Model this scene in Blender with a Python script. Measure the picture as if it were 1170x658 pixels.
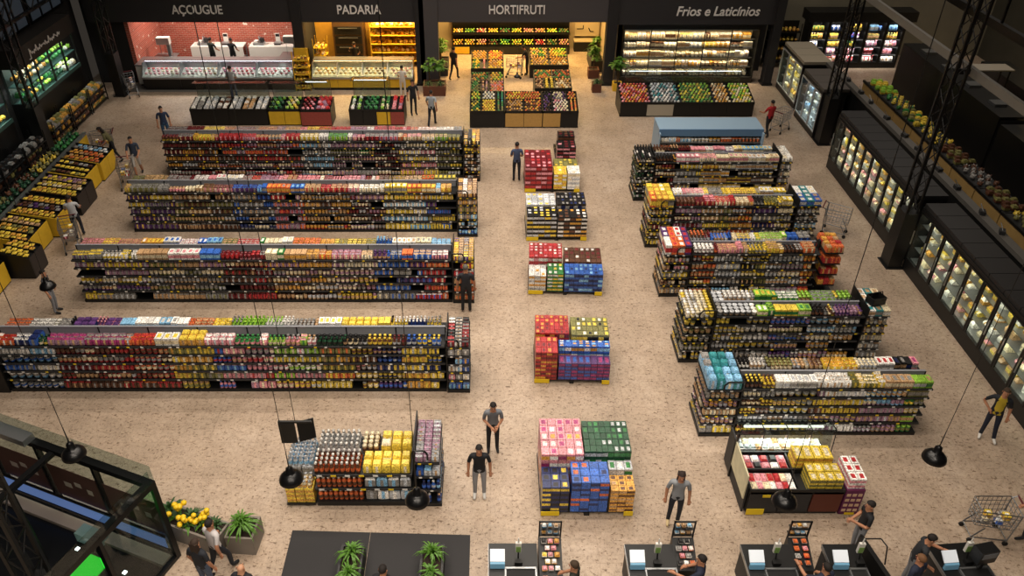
import bpy, math, random
import numpy as np
from mathutils import Vector, Matrix, Euler

# ------------------------------------------------------------------ scene, camera, light
for o in list(bpy.data.objects): bpy.data.objects.remove(o)
scene = bpy.context.scene
C = scene.collection
R = math.radians
FPX, CX, CY, HCAM, PITCH = 911.81, 560.0, 329.0, 15.0, R(35.233)   # focal length and centre in pixels of the 1170x658 frame
cam_data = bpy.data.cameras.new('camera'); cam = bpy.data.objects.new('camera', cam_data); C.objects.link(cam)
cam.location = (0, 0, HCAM); cam.rotation_euler = (R(90) - PITCH, 0, 0)
cam_data.sensor_width = 36.0; cam_data.lens = FPX / 1170 * 36.0
cam_data.shift_x = (585 - CX) / 1170; cam_data.clip_end = 300
scene.camera = cam
vs = scene.view_settings
vs.view_transform = 'Standard'; vs.look = 'None'; vs.exposure = 0.0; vs.gamma = 1.0; vs.use_curve_mapping = False

world = bpy.data.worlds.new('world'); scene.world = world; world.use_nodes = True
world.node_tree.nodes['Background'].inputs[0].default_value = (1.0, 0.85, 0.7, 1)
world.node_tree.nodes['Background'].inputs[1].default_value = 0.03

def area(name, loc, sx, sy, power, col=(1.0, 0.885, 0.755), rot=(0, 0, 0), spread=125):
    d = bpy.data.lights.new(name, 'AREA'); d.shape = 'RECTANGLE'; d.size = sx; d.size_y = sy
    d.energy = power; d.color = col; d.spread = R(spread)
    o = bpy.data.objects.new(name, d); C.objects.link(o); o.location = loc; o.rotation_euler = rot
    return o
# rows of high-bay lamps under the hall roof, above the aisles; the first two are added as frontal fill for shelf fronts
for i, (yy, pw) in enumerate(((-3.0, 1500), (2.5, 1100), (9.5, 550), (14.2, 800), (19.2, 900), (24.2, 900), (29.5, 850), (35.5, 650))):
    area('ceiling_and_fill_row', (-1.0, yy, 17.4), 17.0, 0.5, pw)
area('ceiling_and_fill_row', (20.5, 36.0, 17.4), 9.0, 0.5, 520)  # unseen row, added to brighten the far wall on the right
# ------------------------------------------------------------------ helpers
def ray(x, y):
    u = (x - CX) / FPX; v = (CY - y) / FPX
    return (u, math.cos(PITCH) + v * math.sin(PITCH), -math.sin(PITCH) + v * math.cos(PITCH))
def G(x, y, z=0.0):
    """pixel -> point on the horizontal plane z (floor, table top) it stands on"""
    r = ray(x, y); t = (HCAM - z) / -r[2]; return Vector((r[0] * t, r[1] * t, z))

def lin(c):
    if isinstance(c, str):
        c = c.lstrip('#'); c = [int(c[i:i + 2], 16) / 255 for i in (0, 2, 4)]
    return tuple(((v + 0.055) / 1.055) ** 2.4 if v > 0.04045 else v / 12.92 for v in c[:3])

PAL = {'red': '#b3262a', 'dark red': '#6e1a22', 'orange': '#d9672a', 'yellow': '#e2c22c', 'amber': '#d59a2e', 'lime': '#8fc22f', 'green': '#2f7f3c',
       'dark green': '#1d4a30', 'teal': '#2d8a8f', 'light blue': '#7fb7dc', 'blue': '#2a5fb8', 'navy': '#1d2a5c', 'purple': '#59356f', 'mauve': '#a0788f',
       'pink': '#d98a94', 'white': '#e8e4dd', 'cream': '#e6d6b0', 'tan': '#bd9567', 'brown': '#5e3a26', 'black': '#1c1a1a', 'grey': '#8d8a86',
       'olive': '#7b7740', 'magenta': '#a5306e', 'silver': '#b9bcc0'}
def _calm(c):
    g = .3 * c[0] + .5 * c[1] + .2 * c[2]; return tuple((.92 * v + .08 * g) * 1.0 for v in c)
PALL = {k: _calm(lin(v)) for k, v in PAL.items()}

MATS = {}
def mat(name, col, rough=0.6, metal=0.0, emit=None, estr=0.0, noise=0.0, nscale=6.0, spec=0.4, bump=0.0):
    if name in MATS: return MATS[name]
    m = bpy.data.materials.new(name); m.use_nodes = True; nt = m.node_tree; b = nt.nodes['Principled BSDF']
    c = lin(col)
    b.inputs['Base Color'].default_value = (*c, 1); b.inputs['Roughness'].default_value = rough; b.inputs['Metallic'].default_value = metal
    b.inputs['Specular IOR Level'].default_value = spec
    if emit:
        b.inputs['Emission Color'].default_value = (*lin(emit), 1); b.inputs['Emission Strength'].default_value = estr
    if noise or bump:
        tc = nt.nodes.new('ShaderNodeTexCoord'); n = nt.nodes.new('ShaderNodeTexNoise'); n.inputs['Scale'].default_value = nscale
        n.inputs['Detail'].default_value = 4
        nt.links.new(tc.outputs['Object'], n.inputs['Vector'])
        if noise:
            r = nt.nodes.new('ShaderNodeMapRange'); r.inputs['To Min'].default_value = 1 - noise; r.inputs['To Max'].default_value = 1 + noise
            nt.links.new(n.outputs['Fac'], r.inputs['Value'])
            mx = nt.nodes.new('ShaderNodeVectorMath'); mx.operation = 'SCALE'; mx.inputs[0].default_value = c
            nt.links.new(r.outputs['Result'], mx.inputs['Scale']); nt.links.new(mx.outputs['Vector'], b.inputs['Base Color'])
        if bump:
            bp = nt.nodes.new('ShaderNodeBump'); bp.inputs['Strength'].default_value = bump; bp.inputs['Distance'].default_value = 0.02
            nt.links.new(n.outputs['Fac'], bp.inputs['Height']); nt.links.new(bp.outputs['Normal'], b.inputs['Normal'])
    MATS[name] = m; return m

def glass_mat(name, tint='#dfe8e6', gloss=0.04, rough=0.03):
    if name in MATS: return MATS[name]
    m = bpy.data.materials.new(name); m.use_nodes = True; nt = m.node_tree; nt.nodes.clear()
    out = nt.nodes.new('ShaderNodeOutputMaterial'); mix = nt.nodes.new('ShaderNodeMixShader')
    tr = nt.nodes.new('ShaderNodeBsdfTransparent'); tr.inputs[0].default_value = (*lin(tint), 1)
    gl = nt.nodes.new('ShaderNodeBsdfGlossy'); gl.inputs['Roughness'].default_value = rough
    fr = nt.nodes.new('ShaderNodeLayerWeight'); fr.inputs[0].default_value = .5          # facing ratio: no false mirror on the pane's far side
    pw = nt.nodes.new('ShaderNodeMath'); pw.operation = 'POWER'; pw.inputs[1].default_value = 5.0; nt.links.new(fr.outputs['Facing'], pw.inputs[0])
    ad = nt.nodes.new('ShaderNodeMath'); ad.operation = 'MULTIPLY_ADD'; ad.inputs[1].default_value = .6; ad.inputs[2].default_value = gloss
    nt.links.new(pw.outputs[0], ad.inputs[0]); nt.links.new(ad.outputs[0], mix.inputs[0])
    nt.links.new(tr.outputs[0], mix.inputs[1]); nt.links.new(gl.outputs[0], mix.inputs[2]); nt.links.new(mix.outputs[0], out.inputs[0])
    MATS[name] = m; return m

def goods_material():
    """printed packaging: colour is carried by the mesh (one colour for each face), plus fine printed marks and a small per-item variation"""
    m = bpy.data.materials.new('goods'); m.use_nodes = True; nt = m.node_tree; b = nt.nodes['Principled BSDF']
    at = nt.nodes.new('ShaderNodeAttribute'); at.attribute_name = 'Col'
    oi = nt.nodes.new('ShaderNodeObjectInfo')
    r = nt.nodes.new('ShaderNodeMapRange'); r.inputs['To Min'].default_value = 0.78; r.inputs['To Max'].default_value = 1.18
    nt.links.new(oi.outputs['Random'], r.inputs['Value'])
    tc = nt.nodes.new('ShaderNodeTexCoord'); geo = nt.nodes.new('ShaderNodeNewGeometry')
    n = nt.nodes.new('ShaderNodeTexNoise'); n.inputs['Scale'].default_value = 30; n.inputs['Detail'].default_value = 3
    nt.links.new(geo.outputs['Position'], n.inputs['Vector'])
    r2 = nt.nodes.new('ShaderNodeMapRange'); r2.inputs['From Min'].default_value = 0.35; r2.inputs['From Max'].default_value = 0.65
    r2.inputs['To Min'].default_value = 0.52; r2.inputs['To Max'].default_value = 1.45
    nt.links.new(n.outputs['Fac'], r2.inputs['Value'])
    mu = nt.nodes.new('ShaderNodeMath'); mu.operation = 'MULTIPLY'; nt.links.new(r.outputs[0], mu.inputs[0]); nt.links.new(r2.outputs[0], mu.inputs[1])
    mx = nt.nodes.new('ShaderNodeVectorMath'); mx.operation = 'SCALE'
    nt.links.new(at.outputs['Color'], mx.inputs[0]); nt.links.new(mu.outputs[0], mx.inputs['Scale']); nt.links.new(mx.outputs[0], b.inputs['Base Color'])
    b.inputs['Roughness'].default_value = 0.38; b.inputs['Specular IOR Level'].default_value = 0.5
    MATS['goods'] = m; return m
goods_material()

class MB:
    """collects boxes, tubes, lathes; build() links them as one mesh object"""
    def __init__(s): s.v = []; s.f = []; s.c = []; s.m = []; s.sm = []
    def add(s, v, f, col=None, m=0, smooth=False, M=None):
        b = len(s.v)
        s.v += [tuple(M @ Vector(p)) for p in v] if M is not None else list(v)
        for i, q in enumerate(f):
            s.f.append(tuple(b + k for k in q))
            s.c.append(col[i] if isinstance(col, list) else (col or (1, 1, 1))); s.m.append(m); s.sm.append(smooth)
        return s
    def box(s, x0, x1, y0, y1, z0, z1, col=None, m=0, M=None):
        v = [(x0, y0, z0), (x1, y0, z0), (x1, y1, z0), (x0, y1, z0), (x0, y0, z1), (x1, y0, z1), (x1, y1, z1), (x0, y1, z1)]
        return s.add(v, [(0, 3, 2, 1), (4, 5, 6, 7), (0, 1, 5, 4), (1, 2, 6, 5), (2, 3, 7, 6), (3, 0, 4, 7)], col, m, False, M)
    def hexa(s, b, t, col=None, m=0):
        """b, t: four points of the bottom and of the top, in the same order"""
        return s.add(list(b) + list(t), [(0, 3, 2, 1), (4, 5, 6, 7), (0, 1, 5, 4), (1, 2, 6, 5), (2, 3, 7, 6), (3, 0, 4, 7)], col, m)
    def tube(s, p, q, r, r2=None, n=6, col=None, m=0, smooth=True):
        p, q = Vector(p), Vector(q); d = (q - p); r2 = r if r2 is None else r2
        if d.length < 1e-6: return s
        d.normalize(); a = d.orthogonal().normalized(); b = d.cross(a); v = []
        for c, rr in ((p, r), (q, r2)):
            for k in range(n):
                t = 2 * math.pi * k / n; v.append(tuple(c + a * (rr * math.cos(t)) + b * (rr * math.sin(t))))
        f = [(k, (k + 1) % n, n + (k + 1) % n, n + k) for k in range(n)]
        s.add(v, f, col, m, smooth); s.add(v, [tuple(range(n))[::-1], tuple(range(n, 2 * n))], col, m, False); return s
    def path(s, pts, r, n=6, col=None, m=0):
        for a, b in zip(pts[:-1], pts[1:]): s.tube(a, b, r, None, n, col, m)
        return s
    def lathe(s, prof, n=12, col=None, m=0, smooth=True, M=None, cap=True):
        """prof: (radius, z); col may be a list, one for each band"""
        v = []
        for r, z in prof:
            for k in range(n):
                t = 2 * math.pi * k / n; v.append((r * math.cos(t), r * math.sin(t), z))
        f, cc = [], []
        for i in range(len(prof) - 1):
            for k in range(n):
                f.append((i * n + k, i * n + (k + 1) % n, (i + 1) * n + (k + 1) % n, (i + 1) * n + k)); cc.append(col[i] if isinstance(col, list) else col)
        if cap:
            f.append(tuple(range(n))[::-1]); cc.append(col[0] if isinstance(col, list) else col)
            f.append(tuple(range((len(prof) - 1) * n, len(prof) * n))); cc.append(col[-1] if isinstance(col, list) else col)
        return s.add(v, f, cc, m, smooth, M)
    def ball(s, c, rx, ry=None, rz=None, n=8, rings=5, col=None, m=0):
        ry = rx if ry is None else ry; rz = rx if rz is None else rz
        v = [(c[0], c[1], c[2] - rz)]
        for i in range(1, rings):
            ph = -math.pi / 2 + math.pi * i / rings
            for k in range(n):
                t = 2 * math.pi * k / n; v.append((c[0] + rx * math.cos(ph) * math.cos(t), c[1] + ry * math.cos(ph) * math.sin(t), c[2] + rz * math.sin(ph)))
        v.append((c[0], c[1], c[2] + rz)); f = []
        for k in range(n): f.append((0, 1 + (k + 1) % n, 1 + k))
        for i in range(rings - 2):
            for k in range(n): f.append((1 + i * n + k, 1 + i * n + (k + 1) % n, 1 + (i + 1) * n + (k + 1) % n, 1 + (i + 1) * n + k))
        e = len(v) - 1; b = 1 + (rings - 2) * n
        for k in range(n): f.append((b + k, b + (k + 1) % n, e))
        return s.add(v, f, col, m, True)
    def mesh(s, name, mats):
        me = bpy.data.meshes.new(name); me.from_pydata(s.v, [], s.f)
        mats = mats if isinstance(mats, (list, tuple)) else [mats]
        for x in mats: me.materials.append(x if not isinstance(x, str) else MATS[x])
        if len(mats) > 1: me.polygons.foreach_set('material_index', s.m)
        me.polygons.foreach_set('use_smooth', s.sm)
        if any(x is MATS.get('goods') or x == 'goods' for x in mats):
            a = me.attributes.new('Col', 'FLOAT_COLOR', 'CORNER'); tot = np.array([len(q) for q in s.f])
            cc = np.ones((len(s.f), 4), np.float32); cc[:, :3] = np.array([q or (1, 1, 1) for q in s.c], np.float32)
            a.data.foreach_set('color', np.repeat(cc, tot, axis=0).ravel())
        me.update(); return me
    def build(s, name, mats, parent=None, loc=None):
        o = bpy.data.objects.new(name, s.mesh(name, mats)); C.objects.link(o)
        if parent is not None: o.parent = parent
        if loc is not None: o.location = loc
        return o

def tag(o, label=None, cat=None, group=None, kind=None):
    for k, v in (('label', label), ('category', cat), ('group', group), ('kind', kind)):
        if v: o[k] = v
    return o
def empty(name, loc=(0, 0, 0), rz=0.0, **kw):
    o = bpy.data.objects.new(name, None); C.objects.link(o); o.location = loc; o.rotation_euler = (0, 0, rz); o.empty_display_size = 0.2
    return tag(o, **kw)
def copy_tree(o, parent=None):
    c = o.copy(); C.objects.link(c); c.parent = parent
    for ch in o.children: copy_tree(ch, c)
    return c
def bxo(name, parent, m, *b):
    return MB().box(*b).build(name, m, parent)
def struct(o, label=None): o['kind'] = 'structure'; return tag(o, label)
def text_mesh(name, body, size, m, parent, loc, rot=(R(90), 0, 0), ext=0.03, align='LEFT'):
    cu = bpy.data.curves.new(name, 'FONT'); cu.body = body; cu.size = size; cu.extrude = ext; cu.align_x = align; cu.offset = size * 0.012
    t = bpy.data.objects.new(name + '_tmp', cu); C.objects.link(t)
    dg = bpy.context.evaluated_depsgraph_get(); me = bpy.data.meshes.new_from_object(t.evaluated_get(dg))
    bpy.data.objects.remove(t); me.materials.clear(); me.materials.append(m)
    o = bpy.data.objects.new(name, me); C.objects.link(o); o.parent = parent; o.location = loc; o.rotation_euler = rot
    return o
def ordinal(n):
    w = ['first', 'second', 'third', 'fourth', 'fifth', 'sixth', 'seventh', 'eighth', 'ninth', 'tenth']
    if n <= 10: return w[n - 1]
    return f"{n}{'th' if 10 <= n % 100 <= 20 else {1: 'st', 2: 'nd', 3: 'rd'}.get(n % 10, 'th')}"

# materials of the building
BLK = mat('black_metal', '#141414', 0.45, 0.2, spec=0.5); DKG = mat('dark_grey', '#2a2a2b', 0.6); GRYM = mat('shelf_grey', '#85868b', 0.55)
SIGN = mat('sign_black', '#2a282a', 0.75); LETTER = mat('letter_grey', '#dedad6', 0.6); WHT = mat('white_enamel', '#cfccc6', 0.4); STEEL = mat('steel', '#9a9c9e', 0.3, 0.8)
CHROME = mat('chrome_wire', '#8f9296', 0.3, 0.9); YELP = mat('yellow_panel', '#c9a227', 0.6, noise=0.15); WOODL = mat('crate_wood', '#b08a4c', 0.7, noise=0.2, nscale=14)
DARKWALL = mat('dark_wall', '#201f20', 0.8, noise=0.2, nscale=1.5); GLASS = glass_mat('clear_glass'); GLASSD = glass_mat('door_glass', '#dfe6e4', 0.02)
RUBBER = mat('black_rubber', '#0f0f0f', 0.7); TAGW = mat('price_tag_white', '#d8d6d0', 0.5); TAGY = mat('price_tag_yellow', '#e3c21f', 0.5)

def floor_material():
    m = bpy.data.materials.new('stone_floor'); m.use_nodes = True; nt = m.node_tree; b = nt.nodes['Principled BSDF']; L = nt.links.new
    tc = nt.nodes.new('ShaderNodeTexCoord')
    def noise(sc, det, vec=None, rough=0.6):
        n = nt.nodes.new('ShaderNodeTexNoise'); n.inputs['Scale'].default_value = sc; n.inputs['Detail'].default_value = det; n.inputs['Roughness'].default_value = rough
        L(vec or tc.outputs['Object'], n.inputs['Vector']); return n.outputs['Fac']
    def ramp(x, pos, cols):
        r = nt.nodes.new('ShaderNodeValToRGB'); e = r.color_ramp.elements
        e[0].position, e[1].position = pos[0], pos[-1]; e[0].color = (*cols[0], 1); e[1].color = (*cols[-1], 1)
        for p, c in zip(pos[1:-1], cols[1:-1]): q = e.new(p); q.color = (*c, 1)
        L(x, r.inputs[0]); return r.outputs[0]
    def mul(a, c, fac=1.0):
        x = nt.nodes.new('ShaderNodeMix'); x.data_type = 'RGBA'; x.blend_type = 'MULTIPLY'; x.inputs['Factor'].default_value = fac
        L(a, x.inputs['A']); L(c, x.inputs['B']); return x.outputs['Result']
    base = ramp(noise(0.5, 5), (0.3, 0.5, 0.7), (lin('#9c8b79'), lin('#aa9784'), lin('#b4a290')))
    grain = ramp(noise(11, 6, rough=0.8), (0.34, 0.5, 0.64), ((.66, .63, .60), (.98, .98, .98), (1.1, 1.09, 1.07)))
    mp = nt.nodes.new('ShaderNodeMapping'); mp.inputs['Rotation'].default_value = (0, 0, 0.7); mp.inputs['Scale'].default_value = (1.0, 2.2, 1); L(tc.outputs['Object'], mp.inputs['Vector'])
    fleck = ramp(noise(6.5, 3, mp.outputs['Vector'], 0.7), (0.30, 0.38, 0.41), ((.30, .25, .21), (.58, .52, .47), (1, 1, 1)))
    mp2 = nt.nodes.new('ShaderNodeMapping'); mp2.inputs['Rotation'].default_value = (0, 0, -0.5); mp2.inputs['Scale'].default_value = (2.6, 1, 1); mp2.inputs['Location'].default_value = (7, 3, 0); L(tc.outputs['Object'], mp2.inputs['Vector'])
    fleck2 = ramp(noise(8.5, 3, mp2.outputs['Vector'], 0.7), (0.29, 0.365, 0.395), ((.34, .29, .25), (.6, .55, .5), (1, 1, 1)))
    br = nt.nodes.new('ShaderNodeTexBrick'); br.offset = 0.0; br.inputs['Scale'].default_value = 1.0; br.inputs['Mortar Size'].default_value = 0.012
    br.inputs['Brick Width'].default_value = 1.2; br.inputs['Row Height'].default_value = 1.2; br.inputs['Mortar Smooth'].default_value = 0.3
    br.inputs['Color1'].default_value = (1, 1, 1, 1); br.inputs['Color2'].default_value = (.95, .945, .94, 1); br.inputs['Mortar'].default_value = (.86, .84, .82, 1)
    L(tc.outputs['Object'], br.inputs['Vector'])
    vo = nt.nodes.new('ShaderNodeTexVoronoi'); vo.feature = 'DISTANCE_TO_EDGE'; vo.inputs['Scale'].default_value = 2.6
    ds = nt.nodes.new('ShaderNodeVectorMath'); ds.operation = 'MULTIPLY_ADD'; ds.inputs[1].default_value = (.35, .35, .35); nz = nt.nodes.new('ShaderNodeTexNoise'); nz.inputs['Scale'].default_value = 3.0; nz.inputs['Detail'].default_value = 4
    L(tc.outputs['Object'], nz.inputs['Vector']); L(nz.outputs['Color'], ds.inputs[0]); L(tc.outputs['Object'], ds.inputs[2]); L(ds.outputs[0], vo.inputs['Vector'])
    crack = ramp(vo.outputs['Distance'], (0.0, 0.008, 0.018), ((.78, .75, .72), (.92, .91, .9), (1, 1, 1)))
    blot = ramp(noise(1.7, 4), (0.35, 0.5, 0.65), ((.86, .85, .84), (1, 1, 1), (1.05, 1.05, 1.04)))
    c = mul(mul(mul(mul(mul(base, grain), fleck), fleck2), mul(crack, blot), .8), br.outputs['Color'])
    L(c, b.inputs['Base Color'])
    b.inputs['Roughness'].default_value = 0.42; b.inputs['Specular IOR Level'].default_value = 0.35
    MATS['floor'] = m; return m
FLOOR = floor_material()

# ------------------------------------------------------------------ the hall
XL, XR, YB, YW = -20.6, 27.0, -9.0, 49.0
struct(bxo('floor', None, FLOOR, XL, XR, YB, YW, -0.1, 0.0), 'beige speckled stone floor of the hall')
struct(bxo('ceiling', None, DARKWALL, XL, XR, YB, YW, 18.0, 18.2), 'dark hall ceiling')
struct(bxo('wall_right', None, mat('olive_wall', '#4c4a40', 0.8, noise=0.25, nscale=1.0), XR, XR + .2, YB, YW, 0, 18), 'dim olive side wall')
struct(bxo('wall_front', None, DARKWALL, XL, XR, YB - .2, YB, 0, 18), 'dark wall behind the viewer')
# ------------------------------------------------------------------ packaged goods
rng = random.Random(7)
def _form(form):
    """unit shape in x,y -0.5..0.5 and z 0..1: (verts, faces, colour slot of each face, smooth)"""
    b = MB(); S0, S1, S2 = (0, 0, 0), (1, 1, 1), (2, 2, 2)
    if form == 'carton':
        zs = (0, .22, .72, 1); v = [(x, y, z) for z in zs for x, y in ((-.48, -.48), (.48, -.48), (.48, .48), (-.48, .48))]
        f, c = [(0, 3, 2, 1)], [S0]
        for i in range(3):
            for k in range(4): f.append((i * 4 + k, i * 4 + (k + 1) % 4, i * 4 + 4 + (k + 1) % 4, i * 4 + 4 + k)); c.append(S1 if i == 1 and k != 2 else S0)
        v += [(x * .55, y * .6, 1.0) for x, y in ((-.48, -.48), (.48, -.48), (.48, .48), (-.48, .48))]
        for k in range(4): f.append((12 + k, 12 + (k + 1) % 4, 16 + (k + 1) % 4, 16 + k)); c.append(S0)
        f.append((16, 17, 18, 19)); c.append(S2); b.add(v, f, c)
    elif form in ('packet', 'pouch'):
        lv = ((0, .40, .36), (.12, .47, .46), (.45, .48, .46), (.78, .46, .30), (.92, .45, .06), (1, .46, .04)) if form == 'packet' else ((0, .44, .44), (.1, .49, .48), (.5, .49, .47), (.82, .47, .40), (1, .38, .28))
        v = []
        for z, a, d in lv: v += [(-a, -d, z), (-a * .3, -d * 1.05, z), (a * .3, -d * 1.05, z), (a, -d, z), (a, d, z), (-a, d, z)]
        f, c = [(5, 4, 3, 2, 1, 0)], [S0]
        for i in range(len(lv) - 1):
            for k in range(6): f.append((i * 6 + k, i * 6 + (k + 1) % 6, i * 6 + 6 + (k + 1) % 6, i * 6 + 6 + k)); c.append(S1 if i in (1, 2) and k == 1 else (S2 if i == 3 else S0))
        n = len(lv) - 1; f.append(tuple(n * 6 + k for k in range(6))); c.append(S2); b.add(v, f, c)
    elif form == 'bottle':
        b.lathe(((.44, 0), (.49, .06), (.49, .2), (.49, .52), (.42, .62), (.2, .76), (.19, .84), (.3, .85), (.3, 1)), 8, [S0, S0, S1, S0, S0, S0, S2, S2])
    elif form == 'jar':
        b.lathe(((.42, 0), (.48, .05), (.48, .2), (.48, .62), (.40, .76), (.44, .77), (.44, 1)), 8, [S0, S0, S1, S0, S2, S2])
    elif form == 'can':
        b.lathe(((.46, 0), (.48, .03), (.48, .3), (.48, .94), (.44, 1)), 8, [S0, S0, S1, S2])
    elif form == 'tub':
        b.lathe(((.38, 0), (.45, .4), (.48, .8), (.5, .82), (.5, .97), (.44, 1)), 8, [S1, S0, S2, S2, S2])
    return b.v, b.f, [int(q[0]) if q else 0 for q in b.c], b.sm
FORMS = {k: _form(k) for k in ('carton', 'packet', 'pouch', 'bottle', 'jar', 'can', 'tub')}
GOODS = []            # every packaged item, placed below; made into objects at the end
def good(form, where, x, y, z, w, d, h, cols, label, weight=1.0, rz=0.0):
    dist = math.sqrt(x * x + y * y + (HCAM - z) ** 2)
    GOODS.append(dict(form=form, where=where, p=(x, y, z), s=(w, d, h), c=cols, label=label, rz=rz, score=weight * w * h / dist ** 2))
_cache = {}
def good_mesh(form, cols):
    k = (form, cols)
    if k not in _cache:
        v, f, ci, sm = FORMS[form]; b = MB(); b.add(v, f, [PALL[cols[i]] for i in ci]); b.sm = list(sm); _cache[k] = b.mesh(form, 'goods')
    return _cache[k]
LIMIT = {'carton_case': 250, 'fruit': 230, 'produce_pack': 225, 'vegetable': 160, 'meat_cut': 70, 'bread_loaf': 70}
def flush_goods(limit=240, groups=None):
    """the 300 of each kind that show largest become objects; the rest of each shelf unit's goods is one mesh of kind stuff"""
    by = {}
    for g in GOODS: by.setdefault(g['form'], []).append(g)
    rest = {}
    for form, L in by.items():
        L.sort(key=lambda g: -g['score']); limit = LIMIT.get(form, 215)
        for g in L[:limit]:
            o = bpy.data.objects.new(form, good_mesh(form, g['c'])); C.objects.link(o)
            o.location = g['p']; o.scale = g['s']; o.rotation_euler = (0, 0, g['rz'])
            tag(o, g['label'], CAT.get(form, form), CAT.get(form, form) + ' items on display')
        for g in L[limit:]: rest.setdefault(g['where'], []).append(g)
    for where, L in rest.items():
        V, F, CC, SM, n = [], [], [], [], 0
        for g in L:
            v, f, ci, sm = FORMS[g['form']]; v = np.array(v) * np.array(g['s'])
            if g['rz']:
                c, s = math.cos(g['rz']), math.sin(g['rz']); v = np.stack([v[:, 0] * c - v[:, 1] * s, v[:, 0] * s + v[:, 1] * c, v[:, 2]], 1)
            V.append(v + np.array(g['p'])); F += [tuple(n + k for k in q) for q in f]; n += len(v); SM += sm
            j = rng.uniform(.78, 1.18); cols = [tuple(min(1, q * j) for q in PALL[c]) for c in g['c']]; CC += [cols[i] for i in ci]
        b = MB(); b.v = np.concatenate(V).tolist(); b.f = F; b.c = CC; b.sm = SM; b.m = [0] * len(F)
        o = b.build('packaged_goods', 'goods'); tag(o, f'small assorted packaged goods filling the {where}', 'packaged goods', kind='stuff')

SIZES = {'carton': (.15, .34, .2), 'packet': (.15, .13, .2), 'pouch': (.17, .18, .21), 'bottle': (.1, .1, .27), 'jar': (.115, .115, .18), 'can': (.105, .105, .15), 'tub': (.15, .15, .14)}
LEVEL = ['bottom', 'second', 'third', 'fourth', 'fifth', 'top']
def pick(pal, r):
    a = r.choice(pal); b = r.choice(pal + pal + [r.choice(['grey', 'cream', 'tan'])]); c = r.choice(pal + [r.choice(['grey', 'white', 'tan'])])
    return (a, b if b != a else r.choice(['grey', 'tan', 'cream', 'silver']), c)
def fill_row(where, phrase, x0, x1, yfront, ydir, z, blocks, level, rows=1, hmax=.25, r=rng, mode='top', skip=0.0, gs=1.0):
    """goods along x; yfront is the front edge of the row and ydir (+1 away from the viewer, -1 towards) the way the rows go back"""
    n = 0; x = x0 + .03; bi = 0; cur = None; left = 0
    while x < x1 - .1:
        t = (x - x0) / (x1 - x0)
        while bi < len(blocks) - 1 and t > blocks[bi][0]: bi += 1; left = 0
        _, forms, pal = blocks[bi]
        if left <= 0:
            form = r.choice(forms); cols = pick(pal, r); left = r.randint(1, 5); sc = r.uniform(.88, 1.12); gap = mode == 'low' and r.random() < skip
        w, d, h = SIZES[form]; w *= sc * gs; d *= gs; h = min(h * sc * gs, hmax)
        if x + w > x1: break
        left -= 1
        if gap and left > 0: x += w * 1.05; continue
        if form == 'carton': nr = 1; dd = .30 if rows > 1 else .2
        else: nr = rows if form not in ('pouch',) else min(rows, 2); dd = d * min(1.05, sc)
        n += 1
        for k in range(nr):
            y = yfront + ydir * (dd * (.5 + k) + .012)
            row = '' if nr == 1 or k == 0 else f' {ordinal(k + 1)} row,'
            ll = f'{cols[0]} {form}, {ordinal(n)} from left,{row} {level} of {phrase.replace("shelf unit", "unit")}'
            good(form, where, x + w / 2, y, z + .002, w * .97, dd * .97, h * r.uniform(.94, 1.0), cols, ll, (2.0 if mode == 'top' else 1.0) * (1 if k == 0 else .62), r.uniform(-.04, .04))
        x += w * 1.04
def shelf_part(root, x0, x1, y0, y1, z, rail_y, front=-1, tags=True, name='shelf', seed=0):
    """a board with a price rail along its front edge and the tags on it; local to world, root at the origin"""
    r = random.Random(seed * 97 + int(z * 1000))
    sh = bxo(name, root, BLK, x0, x1, y0, y1, z - .03, z)
    rail = MB().box(x0, x1, rail_y - .012, rail_y + .012, z - .045, z + .005).build('price_rail', DKG, sh)
    if tags:
        b = MB(); x = x0 + r.uniform(.05, .4)
        while x < x1 - .1:
            b.box(x, x + .075, rail_y + front * .012, rail_y + front * .018, z - .04, z + .002, None, 0 if r.random() < .75 else 1); x += r.uniform(.2, .75)
        o = b.build('price_tag', [TAGW, TAGY], sh); o['kind'] = 'stuff'
    return sh
ZS = [.1, .43, .72, 1.0, 1.29, 1.58]
def gondola(key, phrase, label, x0, x1, yf, top, back, low, depth=1.1, zs=ZS, panel=1.84, name='shelf_gondola', seed=1, skip=.05, gs=1.0, toprows=2):
    r = random.Random(seed); root = empty(name, (0, 0, 0), label=label, cat='shelf unit', group='supermarket shelf units'); sd = .46; ym = yf + depth / 2
    bxo('base_deck', root, BLK, x0, x1, yf, yf + depth, 0.0, .1)
    bxo('back_panel', root, GRYM, x0, x1, ym - .02, ym + .02, .1, panel)
    bxo('top_rail', root, GRYM, x0, x1, ym - .03, ym + .03, panel, panel + .015)
    for i, z in enumerate(zs):
        y0 = yf + (.0 if i == 0 else .03)
        if i: shelf_part(root, x0, x1, y0, ym - .02, z, y0 - .012, seed=seed); bxo('rear_shelf', root, BLK, x0, x1, ym + .02, yf + depth - .03, z - .03, z)
        hm = (zs[i + 1] - z - .07) if i < len(zs) - 1 else .24
        fill_row(key, phrase, x0 + .02, x1 - .02, y0, 1, z, top if i == len(zs) - 1 else low[i % len(low)], f'{LEVEL[i if len(zs) == 6 else (i if i < len(zs) - 1 else 5)]} shelf', toprows if i == len(zs) - 1 else 1, hm, r, 'top' if i == len(zs) - 1 else 'low', skip, gs)
    fill_row(key, phrase, x0 + .02, x1 - .02, yf + depth - .03, -1, zs[-1], back, 'rear top shelf', 3, .27, r, 'top')
    for xx in np.linspace(x0, x1, max(2, round((x1 - x0) / 1.33) + 1)):
        bxo('upright', root, BLK, xx - .015, xx + .015, ym - .035, ym - .02, .1, panel)
    return root
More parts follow.
